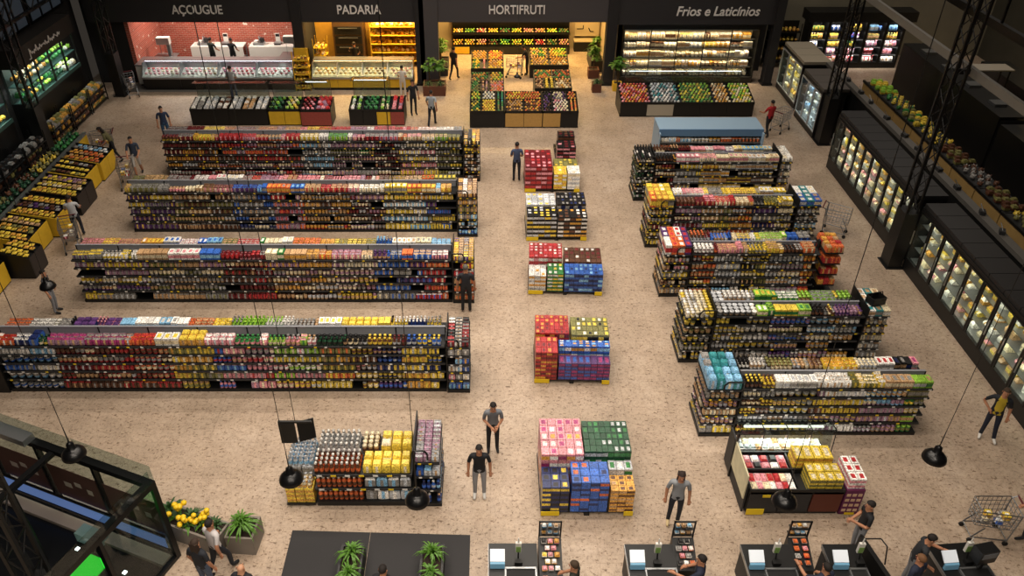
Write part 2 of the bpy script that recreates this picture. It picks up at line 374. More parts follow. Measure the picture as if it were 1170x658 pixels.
def end_display(key, phrase, label, x0, x1, yf, pals, side, depth=1.15, zs=ZS, forms=('jar', 'can', 'carton'), top=('pouch', ['light blue']), seed=3, toph=.32, rail=True):
    """end-of-aisle shelf box; goods line its open faces. side -1: its back is towards +x"""
    r = random.Random(seed); root = empty('end_display_shelf', label=label, cat='shelf unit', group='end of aisle shelf units')
    xb = x1 if side < 0 else x0
    bxo('base_deck', root, BLK, x0, x1, yf, yf + depth, 0, .1)
    bxo('back_panel', root, BLK, min(xb, xb + side * .03), max(xb, xb + side * .03), yf - .01, yf + depth, .1, 1.86)
    xa, xc = (x0, x1 - .03) if side < 0 else (x0 + .03, x1)
    for i, z in enumerate(zs):
        if i:
            sh = bxo('shelf', root, BLK, xa, xc, yf + .02, yf + depth - .02, z - .03, z)
            MB().box(xa, xc, yf + .005, yf + .02, z - .04, z + .01).build('price_rail', DKG, sh)
            b = MB()
            for k in range(3): b.box(xa + .08 + .24 * k, xa + .15 + .24 * k, yf - .002, yf + .005, z - .035, z + .005) if xa + .15 + .24 * k < xc else None
            if b.v: o = b.build('price_tag', TAGY if r.random() < .5 else TAGW, sh); o['kind'] = 'stuff'
        last = i == len(zs) - 1
        fm = top[0] if last else r.choice(forms); pal = top[1] if last else pals[i % len(pals)]
        w, d, h = SIZES[fm]; h = toph if last and fm in ('pouch', 'carton') else min(h, .26 if last else zs[i + 1] - z - .06)
        if last and fm in ('pouch', 'carton'): w, d = .2, .26
        if not last and fm == 'carton': d = .16
        nx = max(1, int((xc - xa - .02) / w)); ny = max(1, int((depth - .06) / d)); w = (xc - xa - .02) / nx; d = (depth - .06) / ny
        for a in range(nx):
            for q in range(ny):
                edge = q == 0 or (a == 0 if side < 0 else a == nx - 1)
                if not last and not edge: continue
                if not last and r.random() < .06: continue
                if a % 2 == 0 and q % 2 == 0 or q == 0: cols = pick(pal, r)
                ll = f'{cols[0]} {fm}, column {ordinal(a + 1)}, row {ordinal(q + 1)}, {LEVEL[i]} shelf of {phrase} end'
                good(fm, key + ' end display', xa + .01 + w * (a + .5), yf + .03 + d * (q + .5), z + .002, w * .95, d * .95, h * r.uniform(.95, 1), cols, ll, 1.6 if last else 1.0)
    if rail:
        b = MB(); zt = 1.86
        pts = [(xb, yf, zt), (xb + side * (x1 - x0) * .45, yf - .0, zt), (xb + side * (x1 - x0) * .55, yf, zt - .1), (xb + side * (x1 - x0) * .55, yf, 1.58)]
        b.path(pts, .022, 6); b.build('top_hoop', BLK, root)
    return root

def B(px0, px1, *blocks):
    """blocks given by the pixel column where each ends -> fraction of the shelf's length"""
    return [((e - px0) / (px1 - px0), f.split(), p.split(',')) for e, f, p in blocks]
def low_sets(px0, px1, cols, n=6, seed=0):
    """one block list for each lower shelf: the same columns, colours and forms picked anew"""
    r = random.Random(seed); out = []
    for i in range(n):
        bl = []
        for e, f, p in cols:
            p = p.split(','); k = r.sample(p, min(len(p), 2 + (r.random() < .4))); bl.append(((e - px0) / (px1 - px0), [r.choice(f.split())], k))
        out.append(bl)
    return out

# --- the four long units; goods in the order the photograph shows them
gondola('nearest long shelf unit', 'nearest long shelf unit', 'nearest long black shelf unit, dark bottles towards the aisle end of its top shelf', -13.15, -1.2, 16.3,
    B(0, 512, (25, 'packet', 'red,white,orange'), (45, 'packet pouch', 'navy,blue'), (62, 'bottle', 'dark green,yellow'), (145, 'packet bottle', 'pink,mauve,dark red,magenta'), (180, 'packet', 'red,orange'), (203, 'carton packet', 'yellow,white,cream'), (240, 'pouch packet', 'yellow,amber'), (270, 'bottle packet', 'white,blue,pink'), (365, 'bottle packet', 'white,lime,pink,green'), (425, 'bottle', 'black,dark green'), (465, 'bottle', 'brown,dark red,yellow'), (512, 'bottle', 'navy,blue,yellow')),
    B(20, 512, (45, 'carton packet', 'orange,tan,grey'), (90, 'bottle packet', 'grey,white,olive'), (145, 'bottle pouch', 'navy,black,purple,pink'), (222, 'carton', 'light blue,white,white'), (250, 'carton packet', 'orange,tan'), (270, 'packet', 'lime,yellow'), (340, 'packet bottle', 'green,white,lime'), (370, 'can jar', 'tan,brown'), (395, 'carton', 'yellow,magenta,white'), (445, 'carton pouch', 'yellow,amber'), (470, 'bottle', 'black,yellow'), (512, 'bottle', 'blue,navy,yellow')),
    low_sets(0, 512, ((60, 'pouch packet tub', 'light blue,white,yellow,blue,grey'), (150, 'can packet jar', 'dark red,brown,red,brown'), (196, 'packet jar', 'orange,brown,red'), (243, 'pouch jar', 'yellow,amber,olive'), (280, 'pouch bottle', 'blue,light blue,pink,red'), (312, 'pouch jar', 'pink,red,mauve'), (366, 'jar packet', 'yellow,white,lime,pink'), (402, 'packet pouch', 'yellow,amber,orange,olive'), (430, 'packet jar', 'yellow,pink,brown'), (462, 'pouch bottle', 'blue,purple,navy,yellow'), (486, 'pouch', 'yellow,amber'), (512, 'pouch bottle', 'blue,navy,yellow')), seed=41), seed=11, gs=1.22)
gondola('second long shelf unit', 'second long shelf unit', 'second long black shelf unit, white packs towards the aisle end of its rear shelf', -12.85, -1.2, 20.45,
    B(80, 520, (115, 'packet', 'yellow,grey,purple'), (150, 'packet bottle', 'olive,yellow,white,grey'), (190, 'carton packet', 'tan,pink,navy'), (226, 'packet carton', 'white,pink,blue'), (247, 'carton', 'light blue,blue'), (303, 'packet can', 'red,pink,dark red'), (322, 'carton', 'green,white,cream'), (380, 'packet carton', 'orange,amber,tan,yellow'), (427, 'packet', 'pink,cream,mauve'), (450, 'bottle packet', 'blue,purple'), (492, 'carton packet', 'orange,amber,blue'), (520, 'packet', 'pink,white,purple')),
    B(95, 520, (160, 'packet', 'yellow,cream,pink,tan'), (187, 'carton', 'green,yellow,amber'), (236, 'packet carton', 'orange,pink,blue,white'), (257, 'carton', 'light blue,blue'), (300, 'packet', 'grey,green,red,white'), (335, 'carton', 'green,white,cream'), (385, 'carton packet', 'orange,yellow,amber'), (430, 'packet', 'olive,black,yellow'), (452, 'bottle', 'blue,light blue'), (496, 'carton', 'white,white,cream'), (520, 'packet', 'white,light blue')),
    low_sets(80, 520, ((160, 'packet can', 'grey,mauve,yellow,purple,white'), (250, 'can packet', 'tan,mauve,olive,grey'), (305, 'packet can', 'dark red,red,brown'), (380, 'packet can', 'tan,amber,mauve,brown'), (430, 'packet jar', 'mauve,brown,cream,yellow'), (470, 'packet', 'blue,navy,purple,grey'), (520, 'packet', 'orange,red,blue,purple')), seed=42), seed=12, gs=1.22, panel=1.81)
gondola('third long shelf unit', 'third long shelf unit', 'third black long shelf unit from the front, blue cartons midway along its front', -12.85, -1.2, 24.75,
    B(145, 525, (190, 'packet', 'olive,grey,yellow'), (265, 'packet can', 'tan,cream,pink,brown'), (305, 'carton packet', 'blue,purple,light blue'), (332, 'carton', 'orange,amber'), (347, 'carton', 'blue,light blue'), (400, 'packet', 'red,orange,tan'), (440, 'packet', 'pink,white,cream'), (486, 'packet carton', 'amber,orange,yellow'), (500, 'carton', 'yellow,amber'), (508, 'pouch', 'light blue,white'), (525, 'packet', 'yellow,amber')),
    B(155, 525, (195, 'packet', 'grey,brown,olive'), (240, 'packet', 'dark red,pink,grey'), (282, 'carton', 'white,pink,cream'), (340, 'packet', 'tan,red,pink,mauve'), (372, 'packet', 'red,pink,yellow'), (432, 'packet can', 'dark red,pink,mauve'), (472, 'packet', 'pink,brown,yellow'), (525, 'packet carton', 'orange,yellow,olive')),
    low_sets(145, 525, ((195, 'packet', 'grey,olive,yellow,purple'), (265, 'can packet', 'brown,tan,olive'), (312, 'packet can', 'blue,grey,navy'), (345, 'packet', 'orange,red,mauve'), (400, 'packet can', 'brown,red,tan,amber'), (440, 'can packet', 'brown,mauve,dark red'), (490, 'packet', 'yellow,light blue,white,amber'), (525, 'packet', 'yellow,purple,blue,olive')), seed=43), seed=13, gs=1.15, panel=1.80)
gondola('farthest long shelf unit', 'farthest long shelf unit', 'farthest black long shelf unit, in front of the chilled vegetable benches', -13.0, -1.1, 29.0,
    B(190, 533, (225, 'packet can', 'dark red,brown,yellow'), (247, 'packet', 'orange,amber,yellow'), (296, 'packet', 'pink,mauve,red'), (347, 'packet can', 'red,orange,pink'), (376, 'packet carton', 'white,cream,yellow'), (408, 'bottle packet', 'green,lime,purple,grey'), (460, 'packet', 'pink,red,mauve,dark red'), (500, 'packet', 'orange,tan,pink,cream'), (533, 'packet carton', 'yellow,olive,lime')),
    B(190, 533, (230, 'can packet', 'brown,dark red,cream'), (290, 'packet', 'olive,yellow,cream,pink'), (350, 'packet', 'orange,tan,pink'), (400, 'packet', 'yellow,red,cream'), (430, 'packet', 'mauve,grey,dark red'), (470, 'packet', 'pink,red'), (500, 'packet', 'orange,white'), (533, 'packet', 'yellow,grey,white')),
    low_sets(190, 533, ((250, 'can packet', 'brown,amber,dark red'), (345, 'can packet', 'brown,orange,mauve,red'), (380, 'packet can', 'grey,white,light blue'), (430, 'bottle packet', 'olive,green,grey,mauve'), (460, 'can', 'brown,black,dark red'), (500, 'packet can', 'grey,white,yellow,pink'), (533, 'packet can', 'olive,yellow,grey')), seed=44), seed=14, gs=1.15, panel=1.80)
for key, lab, yf, x0, x1, pals, topp, sd in (
    ('nearest long', 'black end shelf with red packs on top, at the nearest long unit', 16.25, -1.17, -.55, [['blue', 'light blue'], ['pink', 'grey', 'white'], ['light blue', 'blue', 'white'], ['blue', 'amber', 'light blue'], ['red', 'white', 'grey']], ('packet', ['red', 'white', 'dark red', 'black']), 21),
    ('second long', 'black end shelf with orange bags and yellow packs, at the second long unit', 20.4, -1.17, -.5, [['orange', 'tan'], ['red', 'orange', 'amber'], ['tan', 'orange'], ['red', 'amber'], ['red', 'yellow']], ('packet', ['yellow', 'amber', 'purple', 'grey']), 22),
    ('third long', 'black end shelf with bright blue lower packs, at the end of the third long unit', 24.4, -1.17, -.45, [['blue', 'light blue'], ['light blue', 'olive', 'grey'], ['grey', 'light blue'], ['olive', 'tan'], ['tan', 'amber']], ('packet', ['tan', 'amber', 'brown']), 23),
    ('farthest long', 'dark end shelf nearly empty, at the end of the farthest long unit', 28.65, -1.07, -.4, [['black', 'brown'], ['black', 'dark red'], ['black', 'brown'], ['brown', 'black'], ['yellow', 'brown']], ('packet', ['yellow', 'amber', 'black']), 24)):
    end_display(key + ' shelf unit', key + ' unit', lab, x0, x1, yf, pals, 1, 1.2, forms=('packet', 'can', 'pouch') if sd < 24 else ('can',), top=topp, seed=sd)
# black box closing the near unit's far-left end
eb = empty('end_panel_box', label='black end box closing the far end of the nearest long shelf unit', cat='end panel')
bxo('front_panel', eb, BLK, -13.75, -13.17, 16.25, 17.35, 0, .95); bxo('lid', eb, DKG, -13.77, -13.17, 16.23, 17.37, .95, .98)

# --- the five short units across the central aisle
gondola('nearest short shelf unit', 'nearest short shelf unit', 'nearest black short shelf unit, white cartons and green packs on its top shelf', 6.26, 10.95, 14.65,
    B(843, 1062, (878, 'bottle', 'black,yellow,brown'), (923, 'carton', 'white,white,silver'), (960, 'packet carton', 'yellow,cream,white'), (1000, 'packet', 'yellow,olive,cream'), (1038, 'carton packet', 'cream,amber,tan'), (1062, 'carton', 'green,lime')),
    B(838, 1055, (868, 'bottle', 'black,black,white'), (910, 'can jar', 'tan,brown,olive'), (940, 'can', 'tan,brown'), (975, 'packet', 'yellow,amber,cream'), (1000, 'can packet', 'tan,cream,brown'), (1025, 'carton', 'black,red,white'), (1042, 'carton', 'navy,black'), (1055, 'carton', 'pink,magenta')),
    low_sets(843, 1062, ((878, 'can bottle', 'olive,brown,yellow,grey'), (925, 'jar tub', 'silver,grey,white,yellow'), (985, 'jar packet', 'yellow,olive,white,brown,mauve'), (1035, 'jar packet can', 'mauve,tan,grey,light blue'), (1062, 'jar carton', 'lime,green,olive,yellow')), seed=51), seed=15, skip=.03, gs=1.08, toprows=3, panel=1.72)
gondola('second short shelf unit', 'second short shelf unit', 'second black short shelf unit, lime green packs spread over its top shelf', 6.26, 10.4, 17.6,
    B(815, 1000, (866, 'bottle tub', 'white,silver,grey'), (930, 'carton packet', 'lime,lime,green,yellow'), (962, 'can bottle', 'brown,yellow,black'), (1000, 'can bottle', 'purple,white,mauve')),
    B(808, 990, (862, 'tub jar', 'white,silver,white'), (885, 'packet carton', 'lime,yellow,green'), (915, 'packet', 'green,white,lime'), (990, 'packet jar', 'yellow,olive,lime')),
    low_sets(815, 1000, ((850, 'jar bottle', 'grey,yellow,olive,silver'), (885, 'tub jar', 'grey,silver,white,yellow'), (930, 'jar can', 'mauve,purple,olive,blue'), (965, 'jar tub', 'light blue,white,mauve,amber'), (1000, 'jar packet', 'white,grey,light blue,amber')), seed=52), seed=16, skip=.03, gs=1.08, toprows=3, panel=1.72)
gondola('middle short shelf unit', 'middle short shelf unit', 'middle black short shelf unit, blue bags on its rear shelf, orange bags beside it', 6.28, 10.25, 20.8,
    B(788, 945, (818, 'bottle jar', 'orange,brown,dark red,white'), (850, 'packet', 'pink,tan,cream'), (876, 'bottle', 'grey,olive,yellow'), (896, 'packet', 'yellow,amber,cream'), (920, 'can', 'black,brown'), (945, 'packet', 'orange,tan,cream')),
    B(785, 955, (812, 'bottle', 'dark red,brown,orange'), (842, 'bottle can', 'blue,navy'), (865, 'packet', 'yellow,blue,cream'), (912, 'carton packet', 'yellow,cream,white,lime'), (955, 'pouch', 'blue,navy,blue')),
    low_sets(788, 945, ((815, 'jar can', 'tan,orange,yellow,dark red'), (850, 'pouch jar', 'grey,silver,white,light blue'), (880, 'jar packet', 'yellow,olive,black'), (925, 'pouch jar', 'silver,white,grey,mauve'), (945, 'packet jar', 'orange,red,amber')), seed=53), seed=17, gs=1.08, toprows=3, panel=1.72)
gondola('fourth short shelf unit', 'fourth short shelf unit', 'fourth black short shelf unit, teal and blue boxes at its far end', 6.3, 10.45, 23.8,
    B(770, 912, (800, 'packet can', 'dark red,brown,red'), (816, 'packet', 'pink,yellow,red'), (862, 'packet', 'amber,cream,red,tan'), (892, 'bottle can', 'black,yellow,olive'), (912, 'packet carton', 'cream,yellow,white')),
    B(765, 905, (800, 'packet', 'white,yellow,pink'), (830, 'packet', 'yellow,grey,cream'), (868, 'packet', 'olive,tan,yellow'), (905, 'packet carton', 'tan,yellow,white,pink')),
    low_sets(770, 912, ((800, 'can packet', 'mauve,grey,dark red'), (835, 'packet can', 'yellow,olive,tan'), (862, 'packet can', 'amber,orange,tan'), (890, 'packet', 'blue,navy,grey,purple'), (912, 'packet can', 'grey,yellow,cream')), seed=54), seed=18, gs=1.08, toprows=3, panel=1.72)
gondola('farthest short shelf unit', 'farthest short shelf unit', 'farthest black short shelf unit, mostly white packs, in front of the blue chest cabinet', 6.2, 10.85, 27.15,
    B(752, 882, (773, 'bottle', 'brown,amber,black'), (797, 'packet carton', 'pink,white,cream'), (826, 'carton packet', 'pink,cream,yellow'), (882, 'carton', 'white,white,cream,pink')),
    B(750, 880, (790, 'bottle', 'dark red,brown,black'), (826, 'carton', 'white,pink'), (836, 'packet', 'purple,magenta'), (880, 'carton', 'white,light blue,yellow,cream')),
    low_sets(752, 882, ((773, 'can', 'brown,amber,dark red'), (800, 'carton packet', 'grey,silver,yellow'), (830, 'carton packet', 'white,amber,cream,yellow'), (882, 'carton tub', 'silver,white,yellow,brown')), seed=55), seed=19, gs=1.08, toprows=3, panel=1.72)
for key, lab, yf, x0, x1, pals, fms, topp, sd in (
    ('nearest short', 'black end shelf stacked with light blue packs on top, at the nearest short unit', 14.6, 5.36, 6.24, [['grey', 'yellow'], ['amber', 'white', 'mauve'], ['tan', 'grey', 'cream'], ['mauve', 'amber'], ['grey', 'tan']], ('jar', 'packet', 'can'), ('pouch', ['light blue', 'light blue', 'teal']), 25),
    ('second short', 'black end shelf topped with pale yellow-green jars, at the second short unit', 17.52, 5.4, 6.24, [['grey', 'yellow'], ['olive', 'grey'], ['yellow', 'olive', 'grey'], ['tan', 'olive'], ['olive', 'yellow']], ('jar', 'tub', 'bottle'), ('jar', ['cream', 'olive', 'yellow', 'white']), 26),
    ('middle short', 'black end shelf topped with red, orange and white packs, at the middle short unit', 20.75, 5.4, 6.26, [['grey', 'tan'], ['tan', 'brown'], ['grey', 'yellow'], ['tan', 'grey', 'pink'], ['pink', 'tan']], ('jar', 'can', 'packet'), ('carton', ['red', 'orange', 'white', 'purple']), 27),
    ('fourth short', 'black end shelf topped with yellow boxes, at the fourth short unit', 23.7, 5.42, 6.28, [['black', 'yellow'], ['yellow', 'brown'], ['dark red', 'olive'], ['yellow', 'grey'], ['grey', 'yellow']], ('packet', 'can', 'jar'), ('carton', ['yellow', 'amber', 'yellow', 'orange']), 28),
    ('farthest short', 'black end shelf full of dark green bottles, at the farthest short unit', 27.05, 5.5, 6.18, [['black', 'dark green'], ['grey', 'black'], ['black', 'olive'], ['black', 'dark green'], ['black', 'olive']], ('bottle', 'can'), ('bottle', ['dark green', 'black', 'black']), 29)):
    end_display(key + ' shelf unit', key + ' unit', lab, x0, x1, yf, pals, -1, 1.2, forms=fms, top=topp, seed=sd, toph=.34)
end_display('second short shelf unit far', 'second short unit far', 'black end shelf with teal and white packs, far end of the second short unit', 10.43, 11.1, 17.6, [['grey', 'white'], ['white', 'grey'], ['cream', 'grey'], ['white', 'tan'], ['grey', 'cream']], 1, 1.15, forms=('jar', 'packet'), top=('carton', ['white', 'teal', 'tan', 'cream']), seed=30, toph=.2, rail=False)
end_display('fourth short shelf unit far', 'fourth short unit far', 'end shelf with teal and blue boxes on top, far end of the fourth short unit', 10.48, 11.3, 23.8, [['grey', 'white'], ['silver', 'grey'], ['white', 'light blue'], ['grey', 'white'], ['grey', 'silver']], 1, 1.15, forms=('jar', 'tub'), top=('carton', ['blue', 'teal', 'white', 'cream']), seed=31, toph=.22, rail=False)
end_display('farthest short shelf unit far', 'farthest short unit far', 'end shelf with grey and cream packs, far end of the farthest short unit', 10.88, 11.35, 27.15, [['grey', 'cream'], ['grey', 'tan'], ['mauve', 'grey'], ['grey', 'cream'], ['grey', 'white']], 1, 1.15, forms=('packet',), top=('packet', ['cream', 'grey', 'white']), seed=32, rail=False)
# ------------------------------------------------------------------ more kinds of goods
def AY(Y, x, y):
    r = ray(x, y); t = Y / r[1]; return Vector((r[0] * t, Y, HCAM + r[2] * t))
def AX(X, x, y):
    r = ray(x, y); t = X / r[0]; return Vector((X, r[1] * t, HCAM + r[2] * t))
def _more_forms():
    b = MB(); b.ball((0, 0, .5), .5, .5, .5, 8, 5, (0, 0, 0)); b.tube((0, 0, .94), (.03, 0, 1.02), .05, .03, 4, (2, 2, 2)); FORMS['fruit'] = (b.v, b.f, [int(q[0]) if q else 0 for q in b.c], b.sm)
    b = MB(); r = random.Random(5); b.ball((0, 0, .45), .46, .46, .46, 7, 5, (0, 0, 0)); b.v = [tuple(q * r.uniform(.82, 1.12) for q in p) for p in b.v]
    for k in range(5):
        a = k * 1.26; b.add([(0, 0, .5), (.4 * math.cos(a - .4), .4 * math.sin(a - .4), .75), (.49 * math.cos(a), .49 * math.sin(a), .98), (.4 * math.cos(a + .4), .4 * math.sin(a + .4), .75)], [(0, 1, 2, 3)], [(1, 1, 1)])
    FORMS['vegetable'] = (b.v, b.f, [int(q[0]) if q else 0 for q in b.c], b.sm)
    b = MB(); b.hexa([(-.44, -.44, 0), (.44, -.44, 0), (.44, .44, 0), (-.44, .44, 0)], [(-.49, -.49, .55), (.49, -.49, .55), (.49, .49, .55), (-.49, .49, .55)], (1, 1, 1))
    b.hexa([(-.46, -.46, .55), (.46, -.46, .55), (.46, .46, .55), (-.46, .46, .55)], [(-.3, -.3, 1), (.3, -.3, 1), (.3, .3, 1), (-.3, .3, 1)], (0, 0, 0)); FORMS['produce_pack'] = (b.v, b.f, [int(q[0]) if q else 0 for q in b.c], b.sm)
    b = MB(); b.ball((0, 0, .35), .5, .42, .5, 7, 4, (0, 0, 0)); b.ball((.12, -.08, .55), .26, .2, .3, 6, 4, (1, 1, 1)); FORMS['meat_cut'] = (b.v, b.f, [int(q[0]) if q else 0 for q in b.c], b.sm)
    b = MB(); b.ball((0, 0, .5), .5, .36, .5, 8, 5, (0, 0, 0))
    for k in (-.22, 0, .22): b.box(k - .03, k + .03, -.2, .2, .9, 1.0, (1, 1, 1))
    FORMS['bread_loaf'] = (b.v, b.f, [int(q[0]) if q else 0 for q in b.c], b.sm)
    v, f, c, s = FORMS['carton']; FORMS['carton_case'] = (v, f, c, s)
_more_forms()
CAT = {'fruit': 'fruit', 'vegetable': 'vegetable', 'produce_pack': 'produce pack', 'meat_cut': 'meat', 'bread_loaf': 'bread', 'carton_case': 'carton'}
def bin_fill(where, phrase, x0, x1, y0, y1, zf, zb, form, pal, size, r, slope='y', flat=.9, jit=.8, layers=1, noun=None):
    """items lying on a slanted bin; slope 'y': from y0 (height zf) to y1 (zb); slope 'x': from x1 (zf) to x0 (zb)"""
    nx = max(1, int((x1 - x0) / size)); ny = max(1, int((y1 - y0) / size)); noun = noun or form.replace('_', ' ')
    for b in range(ny):
        for a in range(nx - (b % 2 if nx > 2 else 0)):
            x = x0 + (x1 - x0) * (a + .5 + (.5 * (b % 2) if nx > 2 else 0)) / nx; y = y0 + (y1 - y0) * (b + .5) / ny
            t = (y + size * .5 - y0) / (y1 - y0) if slope == 'y' else (x1 - x + size * .5) / (x1 - x0)
            c = (r.choice(pal), r.choice(pal), 'brown' if form == 'fruit' else r.choice(pal)); s = size * r.uniform(.86, .95)
            good(form, where, x + r.uniform(-.02, .02) * size, y + r.uniform(-.02, .02) * size, zf + (zb - zf) * t + .013, s, s, s * flat, c, f'{c[0]} {noun}, {ordinal(a + 1)} in {ordinal(b + 1)} row, {phrase}', 1.5, r.uniform(0, 3.1) if form in ('fruit', 'vegetable', 'meat_cut') else r.uniform(-.03, .03))
def produce_stand(name, label, x0, x1, y0, y1, zf, zb, front, bins, side=BLK, where='', r=rng, lip=.1, cat='produce stand', panels=1):
    """slanted stand: solid foot, trays with rims; bins: (fx0, fx1, fy0, fy1, form, palette, size, phrase)"""
    root = empty(name, label=label, cat=cat, group='produce stands')
    b = MB(); b.hexa([(x0, y0 + .04, 0), (x1, y0 + .04, 0), (x1, y1, 0), (x0, y1, 0)], [(x0, y0 + .04, zf - .02), (x1, y0 + .04, zf - .02), (x1, y1, zb - .02), (x0, y1, zb - .02)]); b.build('body', side, root)
    for k in range(panels):
        xa = x0 + (x1 - x0) * k / panels; xb = x0 + (x1 - x0) * (k + 1) / panels
        bxo('front_panel', root, front if not isinstance(front, list) else front[k], xa + .01, xb - .01, y0, y0 + .04, .06, zf - .01)
    zt = lambda y: zf + (zb - zf) * (y - y0) / (y1 - y0)
    xs = sorted({round(v, 3) for q in bins for v in (q[0], q[1])}); ys = sorted({round(v, 3) for q in bins for v in (q[2], q[3])})
    X = lambda f: x0 + (x1 - x0) * f; Y = lambda f: y0 + (y1 - y0) * f
    done = set()
    for q in bins:
        for f in (q[0], q[1]):
            ya, yb = Y(q[2]), Y(q[3]); key = (round(f, 2), round(ya, 2))
            if key in done: continue
            done.add(key); xx = min(max(X(f), x0 + .015), x1 - .015); b = MB()
            b.hexa([(xx - .015, ya, zt(ya) - .02), (xx + .015, ya, zt(ya) - .02), (xx + .015, yb, zt(yb) - .02), (xx - .015, yb, zt(yb) - .02)], [(xx - .015, ya, zt(ya) + lip), (xx + .015, ya, zt(ya) + lip), (xx + .015, yb, zt(yb) + lip), (xx - .015, yb, zt(yb) + lip)]); b.build('divider', BLK, root)
    for f in ys:
        yy = min(max(Y(f), y0 + .015), y1 - .015); bxo('tray_rim', root, BLK, x0, x1, yy - .015, yy + .015, zt(yy) - .02, zt(yy) + lip)
    for k, (a, c, d, e, form, pal, size, ph) in enumerate(bins):
        bin_fill(where, f'{ordinal(k + 1)} bin, {ph.split(" of the ", 1)[-1]}', X(a) + .03, X(c) - .03, Y(d) + .03, Y(e) - .03, zt(Y(d)), zt(Y(e)), form, pal.split(','), size, r)
    return root
def sneeze_guard(root, x0, x1, y0, y1, z0, z1, lit=True, n=2):
    b = MB(); nn = n + 1
    for k in range(nn):
        x = x0 + (x1 - x0) * k / n; b.tube((x, y1, z0), (x, y1, z1), .012); b.tube((x, y1, z1), (x, y0, z1 + .06), .012)
    b.tube((x0, y1, z1), (x1, y1, z1), .014); b.tube((x0, y0, z1 + .06), (x1, y0, z1 + .06), .014); b.build('guard_frame', BLK, root)
    MB().hexa([(x0, y0, z1 + .05), (x1, y0, z1 + .05), (x1, y1, z1 - .01), (x0, y1, z1 - .01)], [(x0, y0, z1 + .06), (x1, y0, z1 + .06), (x1, y1, z1), (x0, y1, z1)]).build('glass_top', GLASS, root)
    for k in range(n):
        bxo('pane', root, GLASS, x0 + (x1 - x0) * k / n + .02, x0 + (x1 - x0) * (k + 1) / n - .02, y1 - .005, y1 + .005, z0 + .05, z1 - .02)
    if lit: bxo('lamp_tube', root, LED, x0 + .12, x1 - .12, y0 + .3, y0 + .36, z1 - .06, z1 - .03)
LED = mat('led_tube', '#ffffff', emit='#f3f0ff', estr=5.0); LEDW = mat('led_warm', '#ffffff', emit='#ffd28a', estr=7.0); LEDC = mat('led_cool', '#ffffff', emit='#dfeeff', estr=7.0)

# ------------------------------------------------------------------ back wall: shop fronts with their signs
YH = 39.2
SIGN2 = mat('sign_charcoal', '#434042', 0.75)
hd = {}
for nm, body, xa, xb, m, lx, ly, hx, hy, sz in (('butcher', 'AÇOUGUE', -19.6, -9.6, SIGN, 197, 16, 253, 6, .56), ('bakery', 'PADARIA', -9.2, -3.55, SIGN, 385, 16, 434, 6, .56), ('produce', 'HORTIFRUTI', -3.3, 5.7, SIGN2, 558, 16, 622, 6, .56), ('dairy', 'Frios e Laticínios', 6.2, 13.9, SIGN, 772, 18, 868, 7, .52)):
    root = empty('shop_sign', (0, 0, 0), label=f'charcoal fascia board lettered {body}, above the {nm} section', cat='sign', group='department signs')
    bxo('fascia_board', root, m, xa, xb, YH, YH + .25, 3.15 if nm != 'dairy' else 3.03, 7.0)
    lo = AY(YH - .03, lx, ly); hi = AY(YH - .03, hx, hy)
    full = text_mesh('lettering', body, sz, LETTER, root, (lo.x, YH - .01, lo.z)); wd = lambda me: max(v.co.x for v in me.vertices); w = wd(full.data) - min(v.co.x for v in full.data.vertices); h = max(v.co.y for v in full.data.vertices)
    sc = ((hi.x - lo.x) / w, (hi.z - lo.z) / h * (1.0 if nm != 'dairy' else .95), 1); words, x = body.split(), 0.0; ts = [full]
    if len(words) > 1:
        wf = wd(full.data); bpy.data.objects.remove(full); ts = []
        for i, wo in enumerate(words):
            tail = text_mesh('tmp', ' '.join(words[i:]), sz, LETTER, root, (0, 0, 0)); x = wf - wd(tail.data); bpy.data.objects.remove(tail)
            t = text_mesh('lettering', wo, sz, LETTER, root, (lo.x + x * sc[0], YH - .01, lo.z)); t.data.transform(Matrix(((1, .18, 0, 0), (0, 1, 0, 0), (0, 0, 1, 0), (0, 0, 0, 1)))); ts.append(t)
    for t in ts: t.scale = sc; t['label'] = 'pale grey letters'
COLM = mat('column_charcoal', '#252426', 0.6, 0.2)
for i, (xc, wd) in enumerate(((-9.4, .5), (-3.45, .45), (5.95, .5), (14.05, .4), (-3.0, .9))):
    p = empty('column', label=['black column between butcher and bakery', 'narrow black column between bakery and produce', 'black column between produce and dairy', 'black column at the outer end of the dairy front', 'wide charcoal pier beside the produce entrance'][i], cat='column'); p['kind'] = 'structure'
    bxo('shaft', p, COLM if i < 4 else SIGN2, xc - wd / 2, xc + wd / 2, YH - .12, YH + .45, .1, 7.0); bxo('base_plate', p, BLK, xc - wd / 2 - .06, xc + wd / 2 + .06, YH - .18, YH + .5, 0, .1)

